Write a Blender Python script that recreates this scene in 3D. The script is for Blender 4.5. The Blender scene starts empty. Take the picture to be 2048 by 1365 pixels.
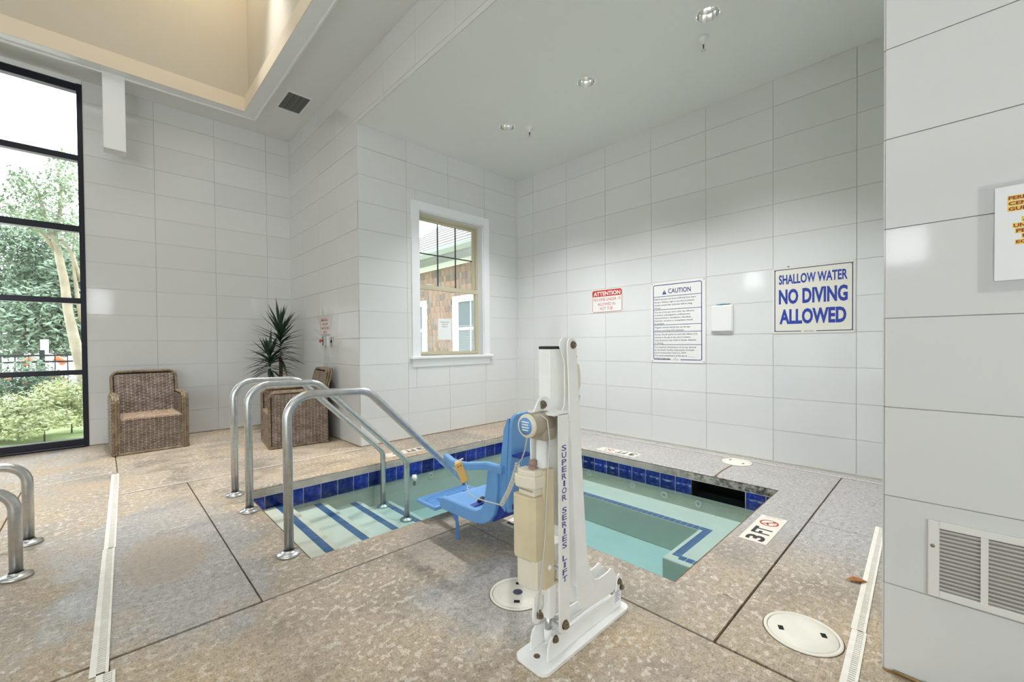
import bpy, bmesh, math, random
from mathutils import Vector, Matrix, noise
from mathutils.geometry import tessellate_polygon
random.seed(7)
SC = bpy.context.scene
COL = SC.collection
PI = math.pi

# ------------------------------------------------------------------ camera
cam_d = bpy.data.cameras.new('camera'); cam = bpy.data.objects.new('camera', cam_d); COL.objects.link(cam)
FPX, CY = 847.59, 699.21
Rv = Vector((0.71788185, -0.69611549, -0.00829918)); Uv = Vector((0.01514661, 0.00369953, 0.99987844)); Fv = Vector((0.69600017, 0.71792029, -0.01319962))
cam.matrix_world = Matrix(((Rv.x, Uv.x, -Fv.x, 0), (Rv.y, Uv.y, -Fv.y, 0), (Rv.z, Uv.z, -Fv.z, 1.1434), (0, 0, 0, 1)))
cam_d.sensor_width = 36; cam_d.lens = 36 * FPX / 2048
cam_d.shift_y = (CY - 682.5) / 2048
cam_d.clip_start = 0.02
SC.camera = cam
# ------------------------------------------------------------------ world, lights, exposure
world = bpy.data.worlds.new('sky'); SC.world = world; world.use_nodes = True
wn = world.node_tree; wn.nodes.clear()
wo = wn.nodes.new('ShaderNodeOutputWorld'); wb = wn.nodes.new('ShaderNodeBackground')
wtc = wn.nodes.new('ShaderNodeTexCoord'); wsep = wn.nodes.new('ShaderNodeSeparateXYZ'); wr = wn.nodes.new('ShaderNodeValToRGB')
wn.links.new(wtc.outputs['Generated'], wsep.inputs[0]); wn.links.new(wsep.outputs['Z'], wr.inputs[0])
wr.color_ramp.elements[0].position = 0.0; wr.color_ramp.elements[0].color = (0.93, 0.96, 1.0, 1)
wr.color_ramp.elements[1].position = 0.8; wr.color_ramp.elements[1].color = (0.80, 0.89, 1.0, 1)
wn.links.new(wr.outputs[0], wb.inputs[0]); wb.inputs[1].default_value = 3.7
wn.links.new(wb.outputs[0], wo.inputs[0])

def light(name, kind, loc, energy, color, size=1.0, sy=None, rot=(0, 0, 0), spot=None):
    l = bpy.data.lights.new(name, kind); l.energy = energy; l.color = color
    if kind == 'AREA':
        l.shape = 'RECTANGLE' if sy else 'SQUARE'; l.size = size
        if sy: l.size_y = sy
    else:
        l.shadow_soft_size = size
    if kind == 'SPOT': l.spot_size = spot; l.spot_blend = 0.8
    o = bpy.data.objects.new(name, l); COL.objects.link(o); o.location = loc; o.rotation_euler = rot
    return o
sun = light('sun', 'SUN', (0, 20, 20), 1.0, (1.0, 0.97, 0.92), 0.2, rot=(math.radians(35), 0, math.radians(160)))
light('tray_fill_area', 'AREA', (-1.6, 2.6, 6.22), 50, (0.87, 0.94, 1.0), 4.6, 3.4)  # added overhead fill, out of view, to brighten floor and lower walls
light('far_fill_area', 'AREA', (-6.9, 2.4, 1.7), 30, (0.83, 0.92, 1.0), 6.0, 2.8, rot=(0, -PI / 2, 0))  # added unseen fill for the alcove, wider than the window openings
light('near_fill_area', 'AREA', (-4.4, -4.8, 1.5), 85, (0.86, 0.93, 1.0), 4.4, 2.4, rot=(PI / 2, 0, 0))  # added unseen fill behind the camera for lift and left wall
for _x, _y, _e in ((0.45, 5.1, 300), (-0.8, 5.2, 300), (1.1, 5.1, 300)):
    light('tray_fill_spot', 'SPOT', (_x, _y, 6.15), _e, (0.97, 0.98, 1.0), 0.12, spot=math.radians(45))  # added fill spots without fixtures, above view, for floor and low walls
light('tray_lamp', 'POINT', (0.75, 5.5, 5.95), 16, (1.0, 0.86, 0.62), 0.15)
SC.view_settings.view_transform = 'Standard'; SC.view_settings.look = 'None'
SC.view_settings.gamma = 1.0; SC.view_settings.use_curve_mapping = False
SC.view_settings.exposure = 0.80
cy = SC.cycles
cy.max_bounces = 12; cy.diffuse_bounces = 6; cy.glossy_bounces = 4; cy.transmission_bounces = 6; cy.transparent_max_bounces = 16
cy.use_denoising = True
cy.sample_clamp_indirect = 8
cy.caustics_reflective = False; cy.caustics_refractive = False

# ------------------------------------------------------------------ materials
def s2l(c):
    return tuple(((x / 255) / 12.92 if x / 255 <= 0.04045 else ((x / 255 + 0.055) / 1.055) ** 2.4) for x in c) + (1,)
class NT:
    def __init__(s, m): s.t = m.node_tree; s.n = s.t.nodes; s.l = s.t.links; s.b = s.n.get('Principled BSDF'); s.o = s.n.get('Material Output')
    def new(s, t, **k):
        n = s.n.new('ShaderNode' + t)
        for a, v in k.items():
            if a.startswith('i_'): n.inputs[a[2:].replace('_', ' ')].default_value = v
            else: setattr(n, a, v)
        return n
    def link(s, a, b): s.l.new(a, b)
    def noise(s, scale, detail=4, rough=0.5, coord=None, vec=(1, 1, 1)):
        tc = s.new('TexCoord'); mp = s.new('Mapping'); mp.inputs['Scale'].default_value = vec
        s.link(tc.outputs[coord or 'Object'], mp.inputs[0])
        n = s.new('TexNoise'); n.inputs['Scale'].default_value = scale; n.inputs['Detail'].default_value = detail; n.inputs['Roughness'].default_value = rough
        s.link(mp.outputs[0], n.inputs['Vector']); return n
    def ramp(s, src, stops):
        r = s.new('ValToRGB'); e = r.color_ramp.elements
        while len(e) < len(stops): e.new(0.5)
        for k, (p, c) in enumerate(stops): e[k].position = p; e[k].color = c if len(c) == 4 else tuple(c) + (1,)
        s.link(src, r.inputs[0]); return r
    def mix(s, f, a, b, mode='MIX'):
        m = s.new('Mix', data_type='RGBA', blend_type=mode)
        for v, i in ((f, 0), (a, 6), (b, 7)):
            if hasattr(v, 'is_linked'): s.link(v, m.inputs[i])
            else: m.inputs[i].default_value = v
        return m.outputs[2]
    def bump(s, h, strength=0.2, dist=0.01, prev=None):
        b = s.new('Bump'); b.inputs['Strength'].default_value = strength; b.inputs['Distance'].default_value = dist
        s.link(h, b.inputs['Height'])
        if prev: s.link(prev, b.inputs['Normal'])
        s.link(b.outputs[0], s.b.inputs['Normal']); return b.outputs[0]
def mat(name, color, rough=0.5, metal=0.0, var=0.0, vscale=8, bump=0.0, bscale=60, spec=None, coat=0):
    m = bpy.data.materials.new(name); m.use_nodes = True; t = NT(m)
    c = s2l(color) if max(color) > 1.001 else tuple(color) + (1,)
    t.b.inputs['Base Color'].default_value = c
    t.b.inputs['Roughness'].default_value = rough; t.b.inputs['Metallic'].default_value = metal
    if spec is not None: t.b.inputs['Specular IOR Level'].default_value = spec
    if coat: t.b.inputs['Coat Weight'].default_value = coat
    if var:
        n = t.noise(vscale, 5, 0.6)
        lo = tuple(x * (1 - var) for x in c[:3]) + (1,); hi = tuple(min(1, x * (1 + var * .6)) for x in c[:3]) + (1,)
        r = t.ramp(n.outputs[0], [(0.35, lo), (0.65, hi)]); t.link(r.outputs[0], t.b.inputs['Base Color'])
    if bump:
        n2 = t.noise(bscale, 3); t.bump(n2.outputs[0], bump, 0.003)
    return m

M = {}
# glazed wall tile: large white, slightly wavy glaze
m = mat('wall_tile_glaze', (216, 217, 215), 0.07); t = NT(m)
n = t.noise(2.2, 2); n2 = t.noise(40, 2); t.bump(n.outputs[0], 0.06, 0.02); 
nb = t.bump(n2.outputs[0], 0.05, 0.001, t.n['Bump'].outputs[0] if 'Bump' in t.n else None)
oi = t.new('ObjectInfo'); rr = t.ramp(oi.outputs['Random'], [(0, s2l((214, 215, 213))), (1, s2l((218, 219, 217)))]); t.link(rr.outputs[0], t.b.inputs['Base Color'])
t.b.inputs['Specular IOR Level'].default_value = 0.65
M['tile'] = m
M['grout'] = mat('grout', (186, 182, 172), 0.9, var=0.08)
M['grout_brown'] = mat('dirty_base_grout', (150, 132, 108), 0.9, var=0.35, vscale=14)
M['ceiling'] = mat('flat_ceiling_paint', (226, 228, 226), 0.85)
M['white_trim'] = mat('semi_gloss_white_paint', (232, 234, 234), 0.35)
M['tray'] = mat('beige_tray_paint', (196, 188, 172), 0.8)
M['tray_lip'] = mat('cream_lip_paint', (222, 208, 186), 0.7)
M['black_frame'] = mat('dark_anodised_frame', (26, 28, 40), 0.32, 0.3)
M['tan_vinyl'] = mat('tan_vinyl', (196, 188, 162), 0.45)
M['muntin'] = mat('dark_muntin', (60, 58, 60), 0.5)
M['steel'] = mat('brushed_stainless', (206, 206, 204), 0.34, 1.0, var=0.10, vscale=30)
M['chrome'] = mat('chrome', (225, 222, 216), 0.08, 1.0)
M['reflector'] = mat('downlight_reflector', (240, 240, 240), 0.2, 1.0)
M['bolt'] = mat('weathered_bolt', (150, 138, 122), 0.4, 0.9, var=0.3, vscale=90)
M['powder'] = mat('white_powder_coat', (246, 246, 243), 0.28, var=0.03, vscale=12)
M['cream_plastic'] = mat('yellowed_plastic', (214, 200, 166), 0.42, var=0.10, vscale=7)
M['cream_light'] = mat('pale_cream_plastic', (226, 220, 200), 0.42, var=0.05, vscale=7)
M['amber_plastic'] = mat('amber_plastic', (214, 172, 96), 0.4, var=0.08)
M['motor'] = mat('beige_grey_motor', (168, 158, 138), 0.45, var=0.06)
M['grey_cable'] = mat('grey_cable', (205, 202, 190), 0.5)
M['blue_plastic'] = mat('blue_plastic', (104, 158, 214), 0.33, var=0.05, vscale=10, bump=0.15, bscale=180)
M['navy_plastic'] = mat('deep_blue_plastic', (34, 58, 150), 0.4)
M['blue_strap'] = mat('blue_webbing', (78, 124, 180), 0.8, bump=0.3, bscale=300)
M['black'] = mat('black_rubber', (24, 24, 26), 0.6)
M['dark_hole'] = mat('dark_recess', (18, 18, 20), 0.9)
M['lid'] = mat('white_lid_plastic', (232, 226, 212), 0.5, var=0.05, vscale=9)
M['drain'] = mat('white_drain_plastic', (238, 232, 220), 0.5, var=0.06, vscale=20)
M['drain_dark'] = mat('drain_channel', (70, 62, 52), 0.9)
M['sign_white'] = mat('sign_face', (226, 226, 222), 0.25)
M['sign_cream'] = mat('sign_face_cream', (224, 221, 208), 0.25)
M['ink_navy'] = mat('navy_ink', (40, 52, 116), 0.35)
M['ink_blue'] = mat('blue_ink', (36, 62, 158), 0.35)
M['ink_red'] = mat('red_ink', (186, 58, 42), 0.35)
M['ink_dark'] = mat('dark_grey_ink', (78, 82, 98), 0.5)
M['ink_black'] = mat('black_ink', (44, 42, 42), 0.6)
M['ink_purple'] = mat('purple_ink', (96, 84, 150), 0.5)
M['ink_white'] = mat('white_ink', (240, 238, 234), 0.4)
M['ink_maroon'] = mat('maroon_ink', (150, 36, 34), 0.5)
M['highlight'] = mat('yellow_highlight', (236, 204, 80), 0.5)
M['paper'] = mat('paper', (236, 238, 238), 0.7)
M['decal'] = mat('pale_depth_marker', (228, 216, 202), 0.6, var=0.04)
M['red_knob'] = mat('red_knob', (196, 62, 44), 0.35)
M['bark'] = mat('palm_bark', (110, 70, 44), 0.85, var=0.4, vscale=30, bump=0.6, bscale=60)
M['pot'] = mat('dark_pot', (70, 56, 46), 0.5)
M['soil'] = mat('soil', (60, 46, 36), 0.95)
M['palm_leaf'] = mat('palm_leaf', (44, 70, 46), 0.45, var=0.3, vscale=6)
M['teal_pen'] = mat('teal_pen', (60, 120, 140), 0.4)
M['leaf_brown'] = mat('dry_leaf', (178, 116, 66), 0.8, var=0.2, vscale=40)
M['brass'] = mat('brass_trim', (190, 160, 110), 0.3, 0.8, var=0.2, vscale=30)
M['grille'] = mat('vent_grille_paint', (226, 224, 218), 0.4)
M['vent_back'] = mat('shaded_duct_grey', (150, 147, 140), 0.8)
M['dirty_grille'] = mat('dusty_grey_grille', (120, 122, 118), 0.7, var=0.3, vscale=30)
def glass(name, tint=(1, 1, 1), ior=1.45, rough=0.0, bump=None, extra=None):
    m = bpy.data.materials.new(name); m.use_nodes = True; t = NT(m); t.n.remove(t.b)
    tr = t.new('BsdfTransparent'); tr.inputs[0].default_value = tuple(tint) + (1,)
    gl = t.new('BsdfGlossy'); gl.inputs['Roughness'].default_value = rough
    fr = t.new('Fresnel'); fr.inputs[0].default_value = ior
    mx = t.new('MixShader'); t.link(fr.outputs[0], mx.inputs[0]); t.link(tr.outputs[0], mx.inputs[1]); t.link(gl.outputs[0], mx.inputs[2])
    if bump:
        n = t.noise(bump[0], 3, 0.5, vec=(1, 1.6, 1)); b = t.new('Bump'); b.inputs['Strength'].default_value = bump[1]; b.inputs['Distance'].default_value = 0.02
        t.link(n.outputs[0], b.inputs['Height']); t.link(b.outputs[0], gl.inputs['Normal']); t.link(b.outputs[0], fr.inputs['Normal'])
    t.link(mx.outputs[0], t.o.inputs[0]); return m
M['glass'] = glass('window_glass', (0.97, 0.985, 0.98))
M['film'] = glass('clear_sleeve', (0.985, 0.985, 0.985), 1.12, 0.08)
M['water'] = glass('pool_water', (0.975, 0.99, 0.985), 1.33, 0.03, bump=(5, 0.12))
t = NT(M['water']); va = t.new('VolumeAbsorption'); va.inputs['Color'].default_value = (0.38, 0.75, 0.85, 1); va.inputs['Density'].default_value = 1.05; t.link(va.outputs[0], t.o.inputs['Volume'])
# concrete deck
def deck_mat():
    m = mat('textured_concrete_deck', (190, 172, 148), 0.7); t = NT(m); co = 'Object'
    geo = t.new('NewGeometry')
    def nz(scale, det=5, ro=0.55, sub=None):
        n = t.new('TexNoise'); n.inputs['Scale'].default_value = scale; n.inputs['Detail'].default_value = det; n.inputs['Roughness'].default_value = ro
        t.link(geo.outputs['Position'], n.inputs['Vector']); return n
    big = nz(0.8, 3); mid = nz(3.2, 5, 0.65); fine = nz(40, 4, 0.62); speck = nz(150, 3, 0.6)
    base = t.ramp(big.outputs[0], [(0.34, s2l((164, 153, 140))), (0.5, s2l((180, 165, 145))), (0.66, s2l((187, 167, 139)))])
    c1 = t.ramp(mid.outputs[0], [(0.36, (0.80, 0.78, 0.75)), (0.5, (1, 1, 1)), (0.68, (1.10, 1.09, 1.06))])
    c = t.mix(1.0, base.outputs[0], c1.outputs[0], 'MULTIPLY')
    # knock-down trowel texture: flat islands
    vor = t.new('TexVoronoi'); vor.inputs['Scale'].default_value = 26; vor.feature = 'SMOOTH_F1'
    wrp = t.new('VectorMath', operation='MULTIPLY_ADD'); wrp.inputs[1].default_value = (0.06, 0.06, 0.06)
    t.link(nz(9, 3).outputs['Color'], wrp.inputs[0]); t.link(geo.outputs['Position'], wrp.inputs[2]); t.link(wrp.outputs[0], vor.inputs['Vector'])
    isl = nz(31, 4, 0.55)
    island = t.ramp(isl.outputs[0], [(0.555, (0, 0, 0)), (0.575, (1, 1, 1))])
    mineral = nz(1.7, 4, 0.6)
    mr = t.ramp(mineral.outputs[0], [(0.36, (0.1, 0.1, 0.1)), (0.58, (1, 1, 1))])
    mm = t.new('Math', operation='MULTIPLY'); t.link(island.outputs[0], mm.inputs[0]); t.link(mr.outputs[0], mm.inputs[1])
    m2 = t.new('Math', operation='MULTIPLY'); t.link(mm.outputs[0], m2.inputs[0]); m2.inputs[1].default_value = 0.62
    c = t.mix(m2.outputs[0], c, s2l((228, 220, 207)))
    # mottled grit
    g = t.ramp(fine.outputs[0], [(0.32, (0.66, 0.64, 0.62)), (0.5, (1, 1, 1)), (0.70, (1.12, 1.12, 1.12))])
    c = t.mix(0.8, c, g.outputs[0], 'MULTIPLY')
    g2 = t.ramp(speck.outputs[0], [(0.38, (0.55, 0.53, 0.52)), (0.52, (1, 1, 1)), (0.68, (1.15, 1.15, 1.15))]); c = t.mix(0.7, c, g2.outputs[0], 'MULTIPLY')
    # concrete mixed towards grey by position, inside the alcove and around the lid
    sep = t.new('SeparateXYZ'); t.link(geo.outputs['Position'], sep.inputs[0])
    mrx = t.new('MapRange'); mrx.inputs[1].default_value = 2.1; mrx.inputs[2].default_value = 3.0; t.link(sep.outputs[0], mrx.inputs[0])
    mry = t.new('MapRange'); mry.inputs[1].default_value = 3.9; mry.inputs[2].default_value = 3.3; t.link(sep.outputs[1], mry.inputs[0])
    a = t.new('Math', operation='MULTIPLY'); t.link(mrx.outputs[0], a.inputs[0]); t.link(mry.outputs[0], a.inputs[1])
    wig = t.new('Math', operation='MULTIPLY_ADD'); t.link(mid.outputs[0], wig.inputs[0]); wig.inputs[1].default_value = 0.8; wig.inputs[2].default_value = -0.4
    a1 = t.new('Math', operation='ADD', use_clamp=True); t.link(a.outputs[0], a1.inputs[0]); t.link(wig.outputs[0], a1.inputs[1])
    a1b = t.new('Math', operation='MULTIPLY'); t.link(a1.outputs[0], a1b.inputs[0]); t.link(a.outputs[0], a1b.inputs[1])
    def spot(cx, cyy, rx, ry):
        v = t.new('VectorMath', operation='SUBTRACT'); t.link(geo.outputs['Position'], v.inputs[0]); v.inputs[1].default_value = (cx, cyy, 0)
        w = t.new('VectorMath', operation='MULTIPLY'); t.link(v.outputs[0], w.inputs[0]); w.inputs[1].default_value = (1 / rx, 1 / ry, 0)
        l = t.new('VectorMath', operation='LENGTH'); t.link(w.outputs[0], l.inputs[0])
        q = t.new('Math', operation='MULTIPLY_ADD'); t.link(mid.outputs[0], q.inputs[0]); q.inputs[1].default_value = 1.3; t.link(l.outputs['Value'], q.inputs[2])
        r = t.new('MapRange'); r.inputs[1].default_value = 1.75; r.inputs[2].default_value = 1.45; t.link(q.outputs[0], r.inputs[0]); return r.outputs[0]
    s1 = spot(1.33, 1.42, 0.42, 0.36); s2_ = spot(0.25, 3.0, 0.42, 1.0); s3 = spot(-0.05, 2.6, 0.5, 0.5)
    mx = t.new('Math', operation='MAXIMUM'); t.link(s1, mx.inputs[0]); t.link(s2_, mx.inputs[1])
    mx3 = t.new('Math', operation='MULTIPLY'); t.link(mx.outputs[0], mx3.inputs[0]); mx3.inputs[1].default_value = 0.75
    mx2 = t.new('Math', operation='MAXIMUM'); t.link(mx3.outputs[0], mx2.inputs[0]); t.link(a1b.outputs[0], mx2.inputs[1])
    greyc = t.mix(0.9, s2l((176, 175, 174)), g.outputs[0], 'MULTIPLY'); greyc = t.mix(0.7, greyc, g2.outputs[0], 'MULTIPLY')
    isl2 = t.new('Math', operation='MULTIPLY'); t.link(island.outputs[0], isl2.inputs[0]); isl2.inputs[1].default_value = 0.22
    greyc = t.mix(isl2.outputs[0], greyc, s2l((205, 203, 200)))
    sc = t.new('Math', operation='MULTIPLY'); t.link(mx2.outputs[0], sc.inputs[0]); sc.inputs[1].default_value = 0.85
    c = t.mix(sc.outputs[0], c, greyc)
    # wet brown patch between the drain and the rails
    wet = spot(0.23, 2.95, 0.2, 0.36); wm = t.new('Math', operation='MULTIPLY'); t.link(wet, wm.inputs[0]); wm.inputs[1].default_value = 0.55
    c = t.mix(wm.outputs[0], c, s2l((168, 150, 128)))
    # rust-tinted stains beside the lift base and lids
    t.link(c, t.b.inputs['Base Color'])
    rg = t.ramp(mid.outputs[0], [(0.35, (0.34, 0.34, 0.34)), (0.6, (0.78, 0.78, 0.78))]); t.link(rg.outputs[0], t.b.inputs['Roughness'])
    b1 = t.bump(island.outputs[0], 0.55, 0.0022); b2 = t.bump(fine.outputs[0], 0.5, 0.003, b1); t.bump(speck.outputs[0], 0.6, 0.0012, b2)
    return m
M['deck'] = deck_mat()
M['joint'] = mat('joint_filler', (120, 98, 72), 0.95, var=0.4, vscale=20)
# pool plaster
M['plaster'] = mat('pool_plaster', (222, 222, 204), 0.7, var=0.05, vscale=3)
m = mat('cobalt_tile', (28, 48, 140), 0.12); t = NT(m)
n = t.noise(26, 5, 0.7); r = t.ramp(n.outputs[0], [(0.3, s2l((10, 14, 60))), (0.5, s2l((26, 44, 140))), (0.68, s2l((64, 92, 190)))])
gp = t.new('NewGeometry'); sp = t.new('SeparateXYZ'); t.link(gp.outputs['Position'], sp.inputs[0])
nn = t.new('TexNoise'); nn.inputs['Scale'].default_value = 22; nn.inputs['Detail'].default_value = 4; t.link(gp.outputs['Position'], nn.inputs['Vector'])
ad = t.new('Math', operation='MULTIPLY_ADD'); t.link(nn.outputs[0], ad.inputs[0]); ad.inputs[1].default_value = 0.05; t.link(sp.outputs[2], ad.inputs[2])
rs = t.ramp(ad.outputs[0], [(0.0, (0, 0, 0)), (1.0, (0, 0, 0))])
mr = t.new('MapRange'); mr.inputs[1].default_value = -0.128; mr.inputs[2].default_value = -0.118; t.link(ad.outputs[0], mr.inputs[0])
mr2 = t.new('MapRange'); mr2.inputs[1].default_value = -0.104; mr2.inputs[2].default_value = -0.114; t.link(ad.outputs[0], mr2.inputs[0])
mu = t.new('Math', operation='MULTIPLY'); t.link(mr.outputs[0], mu.inputs[0]); t.link(mr2.outputs[0], mu.inputs[1])
mx_ = t.new('MapRange'); mx_.inputs[1].default_value = 3.6; mx_.inputs[2].default_value = 3.74; t.link(sp.outputs[0], mx_.inputs[0])
mu2 = t.new('Math', operation='MULTIPLY'); t.link(mu.outputs[0], mu2.inputs[0]); t.link(mx_.outputs[0], mu2.inputs[1])
nk = t.ramp(nn.outputs[0], [(0.45, (0, 0, 0)), (0.6, (0.8, 0.8, 0.8))])
mu3 = t.new('Math', operation='MULTIPLY'); t.link(mu2.outputs[0], mu3.inputs[0]); t.link(nk.outputs[0], mu3.inputs[1])
oi = t.new('ObjectInfo'); hs = t.new('HueSaturation'); t.link(r.outputs[0], hs.inputs['Color'])
rv = t.new('MapRange'); rv.inputs[3].default_value = 0.45; rv.inputs[4].default_value = 1.5; t.link(oi.outputs['Random'], rv.inputs[0]); t.link(rv.outputs[0], hs.inputs['Value'])
t.link(t.mix(mu3.outputs[0], hs.outputs[0], s2l((200, 205, 220))), t.b.inputs['Base Color'])
M['cobalt'] = m
M['accent'] = mat('blue_step_tile', (66, 108, 156), 0.4, var=0.15, vscale=20)
M['white_grout'] = mat('white_pool_grout', (222, 222, 216), 0.8)
# coping face with moss stains
m = mat('coping_concrete', (176, 172, 164), 0.75); M['coping_face'] = m; t = NT(m)
gp = t.new('NewGeometry'); sp = t.new('SeparateXYZ'); t.link(gp.outputs['Position'], sp.inputs[0])
def gn(s, d=5, r=0.6):
    n = t.new('TexNoise'); n.inputs['Scale'].default_value = s; n.inputs['Detail'].default_value = d; n.inputs['Roughness'].default_value = r; t.link(gp.outputs['Position'], n.inputs['Vector']); return n
a = gn(9); b = gn(30); r = t.ramp(a.outputs[0], [(0.3, s2l((160, 156, 150))), (0.7, s2l((196, 188, 174)))])
ra = t.new('MapRange'); ra.inputs[1].default_value = 2.1; ra.inputs[2].default_value = 1.2; t.link(sp.outputs[1], ra.inputs[0])
rb = t.new('MapRange'); rb.inputs[1].default_value = 3.5; rb.inputs[2].default_value = 3.7; t.link(sp.outputs[0], rb.inputs[0])
rc = t.ramp(b.outputs[0], [(0.4, (0, 0, 0)), (0.6, (1, 1, 1))])
mu = t.new('Math', operation='MULTIPLY'); t.link(ra.outputs[0], mu.inputs[0]); t.link(rb.outputs[0], mu.inputs[1])
mv = t.new('Math', operation='MULTIPLY'); t.link(mu.outputs[0], mv.inputs[0]); t.link(rc.outputs[0], mv.inputs[1])
t.link(t.mix(mv.outputs[0], r.outputs[0], s2l((74, 72, 66))), t.b.inputs['Base Color']); t.bump(b.outputs[0], 0.4, 0.004)
# wicker strand
def wick(name, lo, hi):
    m = mat(name, hi, 0.6); t = NT(m); n = t.noise(14, 4, 0.6); n2 = t.noise(70, 3, 0.6)
    r = t.ramp(n.outputs[0], [(0.3, s2l(lo)), (0.7, s2l(hi))]); r2 = t.ramp(n2.outputs[0], [(0.35, (0.6, 0.57, 0.55)), (0.6, (1, 1, 1))])
    t.link(t.mix(0.8, r.outputs[0], r2.outputs[0], 'MULTIPLY'), t.b.inputs['Base Color']); return m
M['wicker'] = wick('grey_brown_rattan', (138, 118, 104), (190, 174, 160))
M['wicker_seat'] = wick('worn_tan_rattan', (150, 124, 98), (192, 168, 144))
M['wicker_edge'] = wick('braided_rattan', (112, 94, 72), (166, 148, 120))
M['wicker_dark'] = mat('rattan_backing', (46, 32, 26), 0.8)
# outside
M['grass'] = mat('lawn', (150, 170, 110), 0.9, var=0.25, vscale=3)
M['patio'] = mat('pale_patio', (232, 226, 216), 0.9, var=0.05)
M['leaf_a'] = mat('light_foliage', (136, 152, 122), 0.7, var=0.25, vscale=5)
M['leaf_b'] = mat('dark_foliage', (112, 130, 106), 0.7, var=0.3, vscale=4)
M['leaf_c'] = mat('yellow_green_foliage', (176, 182, 134), 0.7, var=0.3, vscale=5)
M['trunk_pale'] = mat('smooth_pale_bark', (176, 162, 144), 0.8, var=0.2, vscale=5)
M['trunk_dark'] = mat('dark_bark', (96, 88, 78), 0.9)
M['fence'] = mat('black_fence_metal', (40, 44, 54), 0.5)
M['orange'] = mat('orange_plastic', (226, 104, 60), 0.5)
M['white_plastic'] = mat('white_plastic', (240, 240, 238), 0.4)
M['shingle_a'] = mat('cedar_shingle', (168, 118, 88), 0.85, var=0.3, vscale=6, bump=0.4, bscale=30)
t = NT(M['shingle_a']); oi = t.new('ObjectInfo'); rr = t.ramp(oi.outputs['Random'], [(0, s2l((120, 108, 102))), (0.4, s2l((146, 122, 106))), (0.75, s2l((160, 130, 112))), (1, s2l((138, 128, 122)))])
n = t.noise(9, 4, 0.6, vec=(1, 1, 0.3)); r2 = t.ramp(n.outputs[0], [(0.3, (0.7, 0.7, 0.7)), (0.7, (1.1, 1.1, 1.1))]); t.link(t.mix(1, rr.outputs[0], r2.outputs[0], 'MULTIPLY'), t.b.inputs['Base Color'])
M['roof'] = mat('asphalt_roof_shingle', (128, 124, 120), 0.9, var=0.15, vscale=10)
M['gutter'] = mat('sage_gutter', (140, 148, 140), 0.5)
M['house_trim'] = mat('house_white_trim', (236, 236, 232), 0.5)
M['house_glass'] = mat('house_window_glass', (112, 122, 128), 0.06)
M['soffit'] = mat('soffit_shadow_grey', (150, 154, 160), 0.7)  # eave shadow put into the soffit's darker blue-grey
M['blind'] = mat('window_blind', (150, 152, 156), 0.6)
def emit(name, c, s):
    m = bpy.data.materials.new(name); m.use_nodes = True; t = NT(m)
    t.b.inputs['Emission Color'].default_value = tuple(c) + (1,); t.b.inputs['Emission Strength'].default_value = s; return m
M['bulb'] = emit('lit_bulb', (1.0, 0.95, 0.87), 3.0)

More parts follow.
